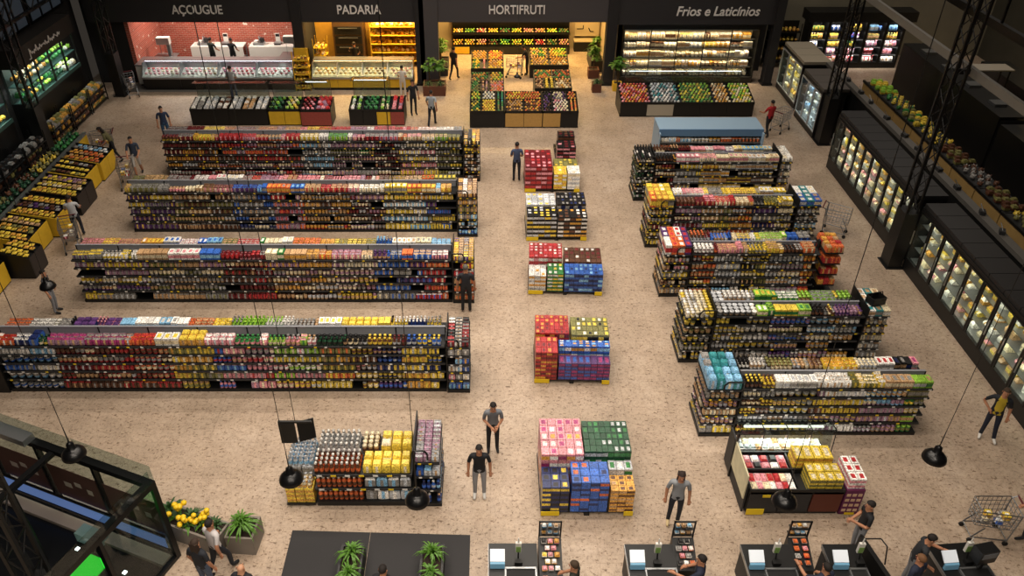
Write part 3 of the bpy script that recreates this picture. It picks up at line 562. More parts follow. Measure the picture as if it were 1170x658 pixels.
def brick_material():
    m = bpy.data.materials.new('red_brick'); m.use_nodes = True; nt = m.node_tree; b = nt.nodes['Principled BSDF']
    tc = nt.nodes.new('ShaderNodeTexCoord'); mp = nt.nodes.new('ShaderNodeMapping'); mp.inputs['Rotation'].default_value = (R(90), 0, 0); nt.links.new(tc.outputs['Object'], mp.inputs['Vector'])
    br = nt.nodes.new('ShaderNodeTexBrick'); br.inputs['Scale'].default_value = 1.0; br.inputs['Brick Width'].default_value = .26; br.inputs['Row Height'].default_value = .085; br.inputs['Mortar Size'].default_value = .008
    br.inputs['Color1'].default_value = (*lin('#a84a38'), 1); br.inputs['Color2'].default_value = (*lin('#8a3626'), 1); br.inputs['Mortar'].default_value = (*lin('#a58f80'), 1); br.inputs['Bias'].default_value = -.2
    nt.links.new(mp.outputs[0], br.inputs['Vector']); n = nt.nodes.new('ShaderNodeTexNoise'); n.inputs['Scale'].default_value = 3.5; n.inputs['Detail'].default_value = 3; nt.links.new(tc.outputs['Object'], n.inputs['Vector'])
    rp = nt.nodes.new('ShaderNodeValToRGB'); rp.color_ramp.elements[0].position = .66; rp.color_ramp.elements[0].color = (0, 0, 0, 1); rp.color_ramp.elements[1].position = .69; nt.links.new(n.outputs['Fac'], rp.inputs[0])
    mx = nt.nodes.new('ShaderNodeMix'); mx.data_type = 'RGBA'; nt.links.new(rp.outputs[0], mx.inputs['Factor']); nt.links.new(br.outputs['Color'], mx.inputs['A']); mx.inputs['B'].default_value = (*lin('#cfc3b6'), 1)
    nt.links.new(mx.outputs['Result'], b.inputs['Base Color']); b.inputs['Roughness'].default_value = .85
    bp = nt.nodes.new('ShaderNodeBump'); bp.inputs['Strength'].default_value = .5; nt.links.new(br.outputs['Fac'], bp.inputs['Height']); bp.invert = True; nt.links.new(bp.outputs[0], b.inputs['Normal'])
    return m
BRICK = brick_material(); YWALL = mat('bakery_wall', '#b58a35', 0.7, noise=.15); CREAMW = mat('cream_wall', '#b3a283', 0.8, noise=.12, nscale=2)
GRFLOOR = mat('grey_floor', '#6d6a66', 0.5, noise=.1)
struct(bxo('wall_back', None, BRICK, -19.6, -9.6, 43.2, 43.4, 0, 4.5), 'red brick wall behind the butcher counter')
struct(bxo('wall_butcher_side', None, BRICK, -18.0, -17.8, 39.5, 43.2, 0, 4.5), 'red brick side wall of the butcher section')
struct(bxo('wall_butcher_partition', None, DARKWALL, -9.6, -9.3, 39.65, 43.4, 0, 4.5), 'dark partition between butcher and bakery')
struct(bxo('wall_bakery', None, YWALL, -9.3, -3.2, 42.6, 42.8, 0, 4.5), 'amber wall behind the bakery')
struct(bxo('wall_bakery_partition', None, YWALL, -3.6, -3.4, 39.7, 42.6, 0, 4.5), 'amber partition between bakery and produce')
struct(bxo('wall_produce', None, CREAMW, -3.4, 6.2, 44.9, 45.1, 0, 4.5), 'cream wall behind the produce section')
struct(bxo('wall_produce_side', None, CREAMW, 6.2, 6.4, 40.0, 44.9, 0, 4.5), 'cream side wall of the produce section')
struct(bxo('wall_dairy', None, DARKWALL, 6.4, 14.2, 41.2, 41.4, 0, 4.5), 'dark wall behind the dairy case')
struct(bxo('wall_corner', None, DARKWALL, -19.9, -18.0, 39.5, 39.7, 0, 6), 'dark corner wall beside the butcher section')
struct(bxo('floor_butcher', None, GRFLOOR, -18.0, -9.6, 38.2, 43.2, 0.0, .012), 'grey floor strip under the butcher counter')
struct(bxo('ceiling_departments', None, DARKWALL, -19.9, 14.2, 39.45, 45.1, 4.5, 4.6), 'low dark ceiling over the departments')
def lamp_panel(x, y, z, sx, sy, m, label):
    o = empty('ceiling_lamp', label=label, cat='lamp', group='lamps inside the departments')
    bxo('housing', o, BLK, x - sx / 2 - .03, x + sx / 2 + .03, y - sy / 2 - .03, y + sy / 2 + .03, z, 4.5 if z < 4.45 else z + .02); bxo('tube', o, m, x - sx / 2, x + sx / 2, y - sy / 2, y + sy / 2, z - .03, z)
    a = area('lamp_light', (x, y, z - .06), sx, sy, *{'lamp_amber': (300, (1, .66, .24)), 'lamp_white': (130, (1, .86, .74))}[m.name], spread=160)
LP_Y = mat('lamp_amber', '#ffffff', emit='#ffb64a', estr=14.0); LP_W = mat('lamp_white', '#ffffff', emit='#ffe6cc', estr=7.0)
for k, x in enumerate((-16.2, -14, -11.8)): lamp_panel(x, 41.2, 4.3, 1.4, .25, LP_W, f'{ordinal(k+1)} white ceiling lamp over the butcher workbench, counted from the corner')
for k, x in enumerate((-7.6, -5.2)): lamp_panel(x, 41.0, 4.3, 1.6, .3, LP_Y, ['amber ceiling lamp over the bakery oven', 'amber ceiling lamp over the bakery bread racks'][k])
for k, x in enumerate((-1.2, 1.3, 3.8)): lamp_panel(x, 42.4, 4.3, 1.6, .35, LP_Y, ['amber ceiling lamp over the produce plants', 'amber ceiling lamp over the middle of the produce section', 'amber ceiling lamp over the produce side wall'][k])

# ------------------------------------------------------------------ butcher
def counter(label, x0, x1, y0, sections, base_m, item, pal, size, where, phrase, ledm, r):
    root = empty('display_counter', label=label, cat='counter', group='glass display counters'); d = 1.15
    bxo('plinth', root, BLK, x0 + .05, x1 - .05, y0 + .12, y0 + d, 0, .15)
    n = sections
    for k in range(n): bxo('front_panel', root, base_m, x0 + (x1 - x0) * k / n + .01, x0 + (x1 - x0) * (k + 1) / n - .01, y0 + .06, y0 + .12, .15, .62)
    bxo('body', root, DKG, x0, x1, y0 + .12, y0 + d, .15, .6); bxo('bumper', root, STEEL, x0, x1, y0 - .0, y0 + .1, .6, .68)
    MB().hexa([(x0, y0 + .1, .6), (x1, y0 + .1, .6), (x1, y0 + d - .2, .6), (x0, y0 + d - .2, .6)], [(x0, y0 + .1, .70), (x1, y0 + .1, .70), (x1, y0 + d - .2, .86), (x0, y0 + d - .2, .86)]).build('display_deck', WHT, root)
    bxo('rear_worktop', root, STEEL, x0, x1, y0 + d - .2, y0 + d + .1, .6, 1.28)
    bxo('canopy', root, STEEL, x0, x1, y0 + d - .42, y0 + d + .1, 1.28, 1.32); bxo('lamp_tube', root, ledm, x0 + .05, x1 - .05, y0 + d - .38, y0 + d - .32, 1.25, 1.28); area('counter_light', ((x0 + x1) / 2, y0 + d - .45, 1.24), x1 - x0 - .2, .1, 45, (1, .9, .85) if ledm is LED else (1, .7, .35), (R(-15), 0, 0), 160)
    for k in range(n):
        xa = x0 + (x1 - x0) * k / n + .02; xb = x0 + (x1 - x0) * (k + 1) / n - .02
        MB().hexa([(xa, y0 + .04, .68), (xb, y0 + .04, .68), (xb, y0 + .05, .68), (xa, y0 + .05, .68)], [(xa, y0 + .42, 1.3), (xb, y0 + .42, 1.3), (xb, y0 + .43, 1.3), (xa, y0 + .43, 1.3)]).build('front_pane', GLASS, root)
    for k in range(n + 1):
        xx = min(max(x0 + (x1 - x0) * k / n, x0 + .015), x1 - .015)
        MB().hexa([(xx - .012, y0 + .05, .68), (xx + .012, y0 + .05, .68), (xx + .012, y0 + d - .2, .68), (xx - .012, y0 + d - .2, .68)], [(xx - .012, y0 + .44, 1.28), (xx + .012, y0 + .44, 1.28), (xx + .012, y0 + d - .3, 1.28), (xx - .012, y0 + d - .3, 1.28)]).build('divider', STEEL, root)
    for k in range(n):
        xa = x0 + (x1 - x0) * k / n + .06; xb = x0 + (x1 - x0) * (k + 1) / n - .06
        bin_fill(where, f'{phrase} section {ordinal(k+1)}', xa, xb, y0 + .18, y0 + d - .3, .715, .85, item, pal[k % len(pal)], size, r, flat=.45)
    return root
counter('long butcher counter with pink meat behind sloping glass', -17.3, -9.78, 38.35, 4, BLK, 'meat_cut', [['pink', 'red', 'pink', 'cream'], ['pink', 'pink', 'white', 'tan'], ['pink', 'magenta', 'red', 'pink'], ['pink', 'red', 'pink', 'white']], .21, 'butcher counter', 'butcher counter', LED, rng)
# work room
def worktable(label, x0, x1, y0, y1, h=.95, items=True, seed=0):
    r = random.Random(seed); root = empty('work_table', label=label, cat='table', group='butcher work tables')
    bxo('worktop', root, WHT, x0, x1, y0, y1, h - .05, h); bxo('lower_shelf', root, STEEL, x0 + .05, x1 - .05, y0 + .05, y1 - .05, .25, .28)
    for x in (x0 + .03, x1 - .08):
        for y in (y0 + .03, y1 - .08): bxo('leg', root, STEEL, x, x + .05, y, y + .05, 0, h - .05)
    bxo('front_apron', root, WHT, x0, x1, y0, y0 + .02, .3, h - .05)
    return root
worktable('long white work table against the brick wall', -16.0, -13.2, 42.2, 43.0, seed=1); worktable('white work table beside the slicing machine', -12.9, -10.0, 42.2, 43.0, seed=2)
def machine(label, x, y, z, kind):
    root = empty('kitchen_machine', (x, y, z), label=label, cat='machine', group='butcher machines')
    if kind == 'saw':
        bxo('base', root, WHT, -.35, .35, -.3, .3, 0, .85); bxo('table', root, STEEL, -.55, .55, -.4, .4, .85, .89)
        bxo('column', root, STEEL, .18, .34, -.12, .12, .89, 1.75); bxo('wheel_housing', root, WHT, -.3, .36, -.16, .16, 1.5, 1.85); MB().tube((-.2, 0, .89), (-.2, 0, 1.55), .012).build('blade', STEEL, root)
    elif kind == 'scale':
        bxo('base', root, DKG, -.17, .17, -.15, .15, 0, .09); bxo('platter', root, STEEL, -.2, .2, -.17, .17, .09, .11); bxo('display', root, WHT, -.12, .12, .12, .18, .11, .55); bxo('screen', root, BLK, -.1, .1, .115, .12, .38, .52)
    elif kind == 'slicer':
        bxo('base', root, STEEL, -.28, .28, -.2, .2, 0, .12); MB().lathe(((.02, 0), (.18, .01), (.18, .04), (.02, .05)), 14, M=Matrix.Translation((.05, 0, .28)) @ Matrix.Rotation(R(80), 4, 'Y')).build('blade', CHROME, root); bxo('carriage', root, WHT, -.25, -.03, -.16, .16, .12, .2); bxo('motor', root, DKG, .08, .26, -.12, .12, .12, .34)
    return root
machine('tall white meat saw at the corner by the brick side wall', -16.9, 41.0, 0, 'saw')
machine('white band saw at the far end of the butcher room', -10.4, 41.2, 0, 'saw')
for k, (x, kd) in enumerate(((-15.4, 'slicer'), (-14.2, 'scale'), (-12.4, 'slicer'), (-11.4, 'scale'))): machine(f'{"meat slicer" if kd == "slicer" else "upright weighing scale"} on the {"long" if k < 2 else "second"} white work table', x, 42.6, .95, kd)
fz = empty('chest_cabinet', label='white chest cabinet at the open end of the butcher counter', cat='cabinet'); bxo('body', fz, WHT, -18.0 + .25, -17.4, 39.0, 40.2, .1, 1.05); bxo('lid', fz, STEEL, -18.0 + .23, -17.38, 38.98, 40.22, 1.05, 1.1); bxo('plinth', fz, DKG, -17.7, -17.45, 39.05, 40.15, .012, .1)

# ------------------------------------------------------------------ bakery
counter('bakery counter with amber lower panels and trays of rolls', -8.85, -3.85, 38.35, 4, YELP, 'bread_loaf', [['cream', 'amber'], ['cream', 'amber', 'tan'], ['tan', 'cream', 'brown', 'amber'], ['cream', 'pink', 'tan']], .2, 'bakery counter', 'bakery counter', LEDW, rng)
def rack(name, label, x0, x1, y0, y1, zs, m, fills, where, phrase, r, back=True, tilt=0, cat='rack'):
    root = empty(name, label=label, cat=cat, group='back wall racks')
    for x in (x0, x1 - .04): 
        for y in (y0, y1 - .04): bxo('post', root, m, x, x + .04, y, y + .04, 0, zs[-1] + .45)
    if back: bxo('back_panel', root, m, x0, x1, y1 - .04, y1, .1, zs[-1] + .45)
    for i, z in enumerate(zs):
        bxo('shelf', root, m, x0, x1, y0, y1 - .04, z - .03, z)
        form, pal, size, fl = fills[i % len(fills)]
        bin_fill(where, f'{LEVEL[min(i, 5)]} shelf of the {phrase}', x0 + .05, x1 - .05, y0 + .02, y1 - .06, z, z, form, pal.split(','), size, r, flat=fl)
    return root
rack('bread_rack', 'amber bread rack covering the bakery wall', -6.3, -3.7, 41.7, 42.5, [.35, .8, 1.25, 1.7, 2.15], YELP, [('bread_loaf', 'amber,cream,tan', .24, .7), ('bread_loaf', 'cream,white,amber', .24, .7), ('bread_loaf', 'amber,yellow,cream', .26, .7)], 'bread rack', 'bread rack', rng)
ov = empty('bakery_oven', label='tall bakery oven with dark doors and bread trays', cat='oven'); bxo('body', ov, mat('oven_brown', '#4a3520', .5), -8.2, -6.6, 41.6, 42.5, 0, 2.5)
for z in (.5, 1.0, 1.5, 2.0): d = bxo('door', ov, BLK, -8.1, -6.7, 41.57, 41.6, z - .2, z + .2); bxo('handle', d, STEEL, -7.9, -6.9, 41.52, 41.55, z + .12, z + .15)
rack('bread_trolley', 'yellow bread trolley next to the oven', -9.05, -8.4, 40.3, 41.0, [.3, .7, 1.1, 1.5], YELP, [('bread_loaf', 'amber,cream', .2, .7)], 'bread trolley', 'bread trolley', rng, back=False)
# slim yellow pack display by the column
rack('slim_rack', 'slim yellow rack of packets beside the column next to the butcher', -9.7, -8.92, 38.3, 38.85, [.15, .5, .85, 1.2, 1.55], YELP, [('produce_pack', 'yellow,amber,brown', .16, .9)], 'slim yellow rack', 'slim yellow rack', rng)

# ------------------------------------------------------------------ produce section
r4 = random.Random(44)
FR, VG = 'fruit', 'vegetable'
hb = empty('wall_produce_display', label='two-tier black fruit display along the back wall of the produce section', cat='produce stand', group='produce stands')
x0h, x1h = -2.1, 4.4
bxo('body', hb, BLK, x0h, x1h, 43.75, 44.6, 0, .42); bxo('back_board', hb, BLK, x0h, x1h, 44.6, 44.7, 0, 1.9); bxo('front_panel', hb, BLK, x0h + 1.0, x1h, 43.72, 43.75, .05, .42); bxo('crate_panel', hb, YELP, x0h + .05, x0h + .95, 43.72, 43.75, .05, .42)
bxo('upper_shelf', hb, BLK, x0h, x1h, 44.2, 44.6, .95, 1.02); bxo('lamp_tube', hb, LEDW, x0h, x1h, 44.2, 44.25, 1.72, 1.75); bxo('canopy', hb, BLK, x0h, x1h, 44.1, 44.6, 1.78, 1.84)
pals = ['yellow,amber', 'yellow,amber,cream', 'pink,tan,amber', 'green,brown,olive', 'lime,green', 'lime,yellow', 'yellow,lime', 'pink,red,cream', 'green,olive', 'pink,tan']
for k in range(10):
    xa = x0h + (x1h - x0h) * k / 10; xb = xa + (x1h - x0h) / 10
    bin_fill('back wall fruit display', f'lower bin {ordinal(k+1)} of back wall fruit display', xa + .03, xb - .03, 43.78, 44.2, .45, .62, FR, pals[k].split(','), .12, r4)
    bin_fill('back wall fruit display', f'upper bin {ordinal(k+1)} of back wall fruit display', xa + .03, xb - .03, 44.2, 44.58, 1.02, 1.12, FR, pals[(k * 3 + 1) % 10].split(','), .12, r4)
    if k: bxo('divider', hb, BLK, xa - .01, xa + .01, 43.76, 44.6, .42, .75)
W = 'produce stands'
def two_tier(label, x0, x1, y0, y1, front, bins, zf=.72, zb=1.05, **k): return produce_stand('produce_stand', label, x0, x1, y0, y1, zf, zb, front, bins, where=W, r=r4, **k)
two_tier('black stand of yellow and green fruit at the aisle corner of the produce island', -.92, .66, 33.85, 35.4, BLK, [(0, .33, 0, .6, FR, 'olive,yellow,green', .12, 'produce island corner stand'), (.33, .75, 0, .6, FR, 'yellow,yellow,amber', .12, 'produce island corner stand'), (.75, 1, 0, .6, FR, 'teal,green,olive', .12, 'produce island corner stand'), (0, .33, .6, 1, VG, 'lime,yellow', .13, 'rear tier of the produce island corner stand'), (.33, .75, .6, 1, VG, 'white,cream,silver', .13, 'rear tier of the produce island corner stand'), (.75, 1, .6, 1, VG, 'green,teal', .13, 'rear tier of the produce island corner stand')])
two_tier('wood-fronted stand of orange-brown fruit in the middle of the produce island', .68, 2.36, 33.85, 35.4, WOODL, [(0, .5, 0, .6, FR, 'amber,brown,tan', .12, 'wood-fronted island stand'), (.5, 1, 0, .6, FR, 'amber,orange,brown', .12, 'wood-fronted island stand'), (0, 1, .6, 1, FR, 'amber,orange,yellow', .12, 'rear tier of the wood-fronted island stand')], panels=2)
two_tier('half-wood stand of dark and cream fruit closing the produce island', 2.38, 3.98, 33.85, 35.4, [WOODL, BLK], [(0, .27, 0, .6, FR, 'purple,black,brown', .12, 'half-wood island stand'), (.27, .75, 0, .6, VG, 'cream,white,pink', .13, 'half-wood island stand'), (.75, 1, 0, .6, FR, 'orange,amber', .12, 'half-wood island stand'), (0, .27, .6, 1, FR, 'black,purple', .12, 'rear tier of the half-wood island stand'), (.27, .7, .6, 1, FR, 'purple,cream,grey', .12, 'rear tier of the half-wood island stand'), (.7, 1, .6, 1, FR, 'orange,amber', .12, 'rear tier of the half-wood island stand')], panels=2)
two_tier('black stand of green, brown and yellow fruit second along the produce aisle', -.95, .68, 36.5, 38.3, BLK, [(0, .3, 0, .55, FR, 'green,olive', .13, 'second aisle stand'), (.3, .55, 0, .55, FR, 'mauve,tan,brown', .13, 'second aisle stand'), (.55, 1, 0, .55, FR, 'tan,orange,pink', .13, 'second aisle stand'), (0, .55, .55, 1, FR, 'green,brown,amber', .13, 'rear of the second aisle stand'), (.55, 1, .55, 1, FR, 'yellow,lime,amber', .15, 'rear of the second aisle stand')], zf=.6, zb=.9)
two_tier('black stand of mixed fruit deepest along the produce aisle', -.98, .7, 39.6, 41.5, BLK, [(0, .3, 0, .5, FR, 'yellow,green', .14, 'deepest aisle stand'), (.3, .5, 0, .5, FR, 'pink,tan', .14, 'deepest aisle stand'), (.5, 1, 0, .5, FR, 'amber,yellow,tan', .14, 'deepest aisle stand'), (0, .5, .5, 1, FR, 'yellow,amber,tan', .14, 'rear of the deepest aisle stand'), (.5, 1, .5, 1, FR, 'amber,orange,yellow', .14, 'rear of the deepest aisle stand')], zf=.6, zb=.9)
two_tier('black stand of yellow melons and brown fruit opposite the aisle stands', 2.15, 3.95, 36.9, 38.6, BLK, [(0, .25, 0, .55, FR, 'tan,brown', .13, 'melon stand'), (.25, .55, 0, .55, FR, 'yellow,yellow', .18, 'melon stand'), (.55, 1, 0, .55, FR, 'amber,cream,tan', .15, 'melon stand'), (0, .5, .55, 1, FR, 'green,amber,orange', .14, 'rear of the melon stand'), (.5, 1, .55, 1, FR, 'green,orange,brown', .14, 'rear of the melon stand')], zf=.6, zb=.9)
two_tier('black stand of citrus and pale fruit nearest the back wall display', 2.05, 4.05, 40.1, 41.9, BLK, [(0, .5, 0, .5, FR, 'yellow,amber,tan', .14, 'citrus stand'), (.5, 1, 0, .5, FR, 'amber,tan,cream', .14, 'citrus stand'), (0, .5, .5, 1, FR, 'yellow,green,tan', .14, 'rear of the citrus stand'), (.5, 1, .5, 1, FR, 'yellow,amber,lime', .14, 'rear of the citrus stand')], zf=.6, zb=.9)
# cream wall panel with dark line art, and low cabinet beside it
wp = empty('wall_art', label='cream wall panel with dark line drawings beside the fruit display', cat='wall art')
bxo('panel', wp, mat('art_cream', '#b9a98a', .8), 4.75, 6.1, 44.78, 44.86, .7, 2.6); b = MB()
for q in ([(4.9, 2.1), (5.3, 2.1), (5.3, 1.9), (5.7, 1.9)], [(5.0, 1.5), (5.4, 1.5), (5.5, 1.65), (5.9, 1.65)], [(4.85, 1.1), (5.2, 1.1), (5.2, 1.3)], [(5.5, 1.15), (5.6, .95), (5.8, .95)]): b.path([(a, 44.77, c) for a, c in q], .025)
b.build('line_drawing', BLK, wp); lc = empty('low_cabinet', label='low black cabinet under the line-art panel', cat='cabinet'); bxo('body', lc, BLK, 4.7, 6.0, 44.2, 44.7, 0, .55); bxo('top', lc, CREAMW, 4.68, 6.02, 44.15, 44.72, .55, .6)

# ------------------------------------------------------------------ dairy wall case and its island
dc = empty('dairy_case', label='tall lit dairy wall case with five shelves of cream and white packs', cat='refrigerator')
bxo('plinth', dc, BLK, 6.65, 13.3, 39.45, 40.6, 0, .3); bxo('back_panel', dc, mat('case_cream', '#cdbf9c', .5), 6.65, 13.3, 40.5, 40.6, .3, 2.85); bxo('canopy', dc, BLK, 6.55, 13.4, 39.45, 40.6, 2.72, 3.0)
for x in (6.6, 13.3): bxo('side_panel', dc, BLK, x, x + .06, 39.45, 40.6, 0, 2.72)
bxo('lamp_housing', dc, STEEL, 6.7, 13.25, 39.5, 39.56, 2.66, 2.7)
r5 = random.Random(55)
for i, z in enumerate((.35, .8, 1.25, 1.7, 2.12)):
    y0 = 39.55 + .07 * i; s = bxo('shelf', dc, BLK, 6.67, 13.28, y0, 40.5, z - .03, z)
    area('case_light', (9.97, y0 - .02 if i == 4 else y0 + .05, z + .43), 6.5, .05, 36, (1, .80, .5), (R(10), 0, 0), 150)
    bl = [((k + 1) / 10, [['tub', 'carton', 'packet', 'jar'][r5.randrange(4)]], r5.choice([['cream', 'white', 'amber'], ['white', 'silver', 'cream'], ['tan', 'cream', 'brown'], ['yellow', 'cream', 'amber'], ['white', 'amber', 'cream'], ['cream', 'tan', 'white']])) for k in range(10)]
    fill_row('dairy wall case', 'dairy wall case', 6.7, 13.25, y0 + .02, 1, z, bl, f'{LEVEL[i]} shelf', 2, .36, r5, 'low', 0, 1.45)
for k in range(1, 5): bxo('mullion', dc, BLK, 6.65 + 6.65 * k / 5 - .02, 6.65 + 6.65 * k / 5 + .02, 39.47, 39.53, .3, 2.7)
di = two_tier('long stand of red, pale, green and lime fruit below the dairy sign', 6.05, 12.25, 35.1, 36.7, [BLK, mat('pale_panel', '#a49c8c', .7), BLK, BLK, BLK], [(0, .23, 0, 1, FR, 'orange,amber,red,pink', .14, 'red section of the long fruit stand'), (.23, .45, 0, 1, VG, 'silver,white,teal,grey', .15, 'pale section of the long fruit stand'), (.45, .7, 0, 1, VG, 'green,lime,olive,yellow', .15, 'green section of the long fruit stand'), (.7, .83, 0, 1, FR, 'cream,tan,amber', .14, 'cream section of the long fruit stand'), (.83, 1, 0, 1, FR, 'yellow,lime,cream', .14, 'lime section of the long fruit stand')], panels=5, zf=.62, zb=.95)
sneeze_guard(di, 6.4, 11.9, 36.1, 36.75, .9, 1.75, True, 4)

# ------------------------------------------------------------------ chilled vegetable benches in front of the butcher
b1 = two_tier('grey chilled bench of mushrooms and pale packs', -13.6, -10.1, 34.1, 35.2, BLK, [(k / 6, (k + 1) / 6, 0, 1, 'produce_pack', ['white,grey', 'white,silver', 'grey,brown,white', 'white,silver', 'white,tan', 'silver,white'][k], .2, f'bin {ordinal(k+1)} of the mushroom bench') for k in range(6)], panels=2, zf=.7, zb=.85)
sneeze_guard(b1, -13.5, -10.2, 34.7, 35.25, .85, 1.7, False, 2)
b2 = two_tier('yellow-fronted bench of green and yellow vegetables', -10.05, -8.62, 34.1, 35.2, YELP, [(0, .5, 0, 1, VG, 'green,lime,dark green', .2, 'green bin of the yellow-fronted bench'), (.5, 1, 0, 1, VG, 'lime,yellow,cream', .2, 'yellow bin of the yellow-fronted bench')], panels=2, zf=.7, zb=.85)
sneeze_guard(b2, -10.0, -8.65, 34.7, 35.25, .85, 1.7, False, 1)
b3 = two_tier('bench heaped with red tomatoes and pink packs', -8.58, -7.2, 34.0, 35.1, mat('red_front', '#8d4038', .6, noise=.3, nscale=12), [(0, .5, 0, 1, FR, 'red,pink,dark red', .17, 'tomato bin of the red bench'), (.5, 1, 0, 1, 'produce_pack', 'red,pink,mauve', .2, 'packed bin of the red bench')], zf=.72, zb=.9)
sneeze_guard(b3, -8.5, -7.3, 34.6, 35.15, .88, 1.8, True, 1)
b4 = two_tier('bench of leafy green vegetables with a lit glass guard and a pink end', -6.4, -3.9, 34.1, 35.3, [BLK, BLK, YELP, mat('red_front', '#8d4038')], [(0, .25, 0, 1, VG, 'lime,white,green', .2, 'first bin of the leafy green bench'), (.25, .55, 0, 1, VG, 'green,dark green,green', .22, 'second bin of the leafy green bench'), (.55, .75, 0, 1, VG, 'lime,green,cream', .2, 'third bin of the leafy green bench'), (.75, 1, 0, 1, 'produce_pack', 'pink,red,mauve', .2, 'pink bin of the leafy green bench')], panels=4, zf=.68, zb=.85)
sneeze_guard(b4, -6.3, -4.6, 34.7, 35.35, .85, 1.85, True, 1)

# ------------------------------------------------------------------ pale blue chest cabinet behind the farthest short unit
BLU = mat('pale_blue_enamel', '#8aa3b8', .45)
cc = empty('chilled_cabinet', label='pale blue topped chilled cabinet behind the farthest short shelf unit', cat='refrigerator')
bxo('plinth', cc, DKG, 7.0, 11.2, 30.3, 31.7, 0, .25); bxo('body', cc, BLU, 7.0, 11.2, 30.95, 31.7, .25, 1.3); bxo('top_canopy', cc, BLU, 6.95, 11.25, 30.55, 31.75, 1.3, 1.42); bxo('lower_deck', cc, BLU, 7.0, 11.2, 30.3, 30.95, .25, .5); bxo('fascia', cc, mat('blue_fascia', '#5d7fa3', .5), 6.95, 11.25, 30.5, 30.55, 1.12, 1.42)
for x in (6.95, 11.2): bxo('side_panel', cc, BLU, x, x + .05, 30.3, 31.7, .25, 1.3)
sh = bxo('shelf', cc, STEEL, 7.0, 11.2, 30.45, 30.95, .83, .86)
for z, nm in ((.5, 'lower deck'), (.86, 'shelf')): fill_row('chilled cabinet', 'pale blue cabinet', 7.05, 11.15, 30.47 if z > .6 else 30.33, 1, z, [(.3, ['packet'], ['orange', 'white', 'light blue']), (.6, ['tub'], ['white', 'amber', 'cream']), (1, ['packet'], ['orange', 'brown', 'white', 'grey'])], nm, 2, .2, r5, 'low')
# ------------------------------------------------------------------ pallets of cartons down the central aisle
def pallet(label, phrase, x0, x1, y0, y1, stacks, seed, rz=0.0, signs=((.0, .2), (.9, 1.0))):
    """stacks: (fx0, fx1, fy0, fy1, height, nx, ny, nz, palette)"""
    r = random.Random(seed); root = empty('pallet', ((x0 + x1) / 2, (y0 + y1) / 2, 0), rz, label=label, cat='pallet', group='pallets in the central aisle')
    w, d = x1 - x0, y1 - y0; M = Matrix.Translation(root.location) @ Matrix.Rotation(rz, 4, 'Z')
    for k in range(7): bxo('deck_board', root, BLK, -w / 2, w / 2, -d / 2 + d * k / 7 + .02, -d / 2 + d * (k + 1) / 7 - .02, .1, .125)
    for x in (-w / 2, -.06, w / 2 - .12): bxo('bearer', root, BLK, x, x + .12, -d / 2, d / 2, 0, .1)
    for a, b in signs: bxo('price_sign', root, TAGY, -w / 2 + w * a, -w / 2 + w * b, -d / 2 - .02, -d / 2 - .005, .02, .16)
    for si, (a, b, c, e, h, nx, ny, nz, pal) in enumerate(stacks):
        pal = pal.split(','); X0, Y0 = -w / 2 + w * a + .01, -d / 2 + d * c + .01; sw, sd, sh = (w * (b - a) - .02) / nx, (d * (e - c) - .02) / ny, (h - .125) / nz
        for k in range(nz):
            for j in range(ny):
                for i in range(nx):
                    hid = k < nz - 1 and j > 0 and 0 < i < nx - 1
                    p = M @ Vector((X0 + sw * (i + .5), Y0 + sd * (j + .5), .127 + sh * k)); cols = (pal[0], r.choice(pal[1:] or pal), r.choice(pal))
                    good('carton_case', phrase, p.x, p.y, p.z, sw * .985, sd * .985, sh * .985 * (r.uniform(.96, 1) if k == nz - 1 else 1), cols, f'{cols[0]} carton, column {ordinal(i+1)}, row {ordinal(j+1)}, layer {ordinal(k+1)}, {ordinal(si+1)} stack of {phrase}', 2.0 if k == nz - 1 else (.02 if hid else 1.1), rz)
    return root
pallet('nearest pallet with pink, green, blue and amber carton stacks', 'nearest pallet', 1.17, 3.3, 12.08, 13.95, [(0, .47, .36, 1, 1.3, 5, 5, 5, 'pink,magenta,white,amber'), (.48, 1, .45, 1, 1.22, 8, 5, 5, 'dark green,green,silver'), (0, .3, 0, .35, .95, 3, 3, 5, 'navy,black,yellow'), (.31, .72, 0, .35, 1.12, 4, 3, 6, 'blue,blue,navy,orange'), (.73, 1, 0, .26, .85, 3, 3, 6, 'amber,tan,brown'), (.73, 1, .27, .44, .98, 3, 1, 4, 'silver,white,green')], 61)
pallet('second pallet with red, blue and purple carton stacks', 'second pallet', 1.25, 3.33, 16.62, 18.2, [(0, .3, 0, .45, 1.1, 4, 3, 7, 'red,amber,dark red'), (0, .46, .46, 1, 1.2, 7, 5, 5, 'red,dark red,amber'), (.31, 1, 0, .25, .72, 8, 1, 5, 'purple,magenta,blue'), (.31, 1, .26, .45, 1.0, 8, 3, 4, 'blue,light blue,white,amber'), (.48, 1, .46, 1, 1.15, 7, 4, 4, 'olive,yellow,black,white')], 62, rz=-.03)
pallet('third pallet with bright blue bags, white packs and red cartons', 'third pallet', 1.25, 3.62, 20.85, 22.4, [(0, .24, 0, .42, .72, 3, 3, 4, 'white,amber,silver'), (.25, .47, 0, .42, .8, 3, 3, 5, 'green,white,yellow'), (.48, 1, 0, .4, .82, 8, 3, 4, 'blue,light blue,navy'), (0, .46, .43, 1, 1.0, 7, 5, 4, 'red,pink,white'), (.48, 1, .41, 1, .85, 7, 4, 4, 'brown,white,dark red')], 63, rz=-.04)
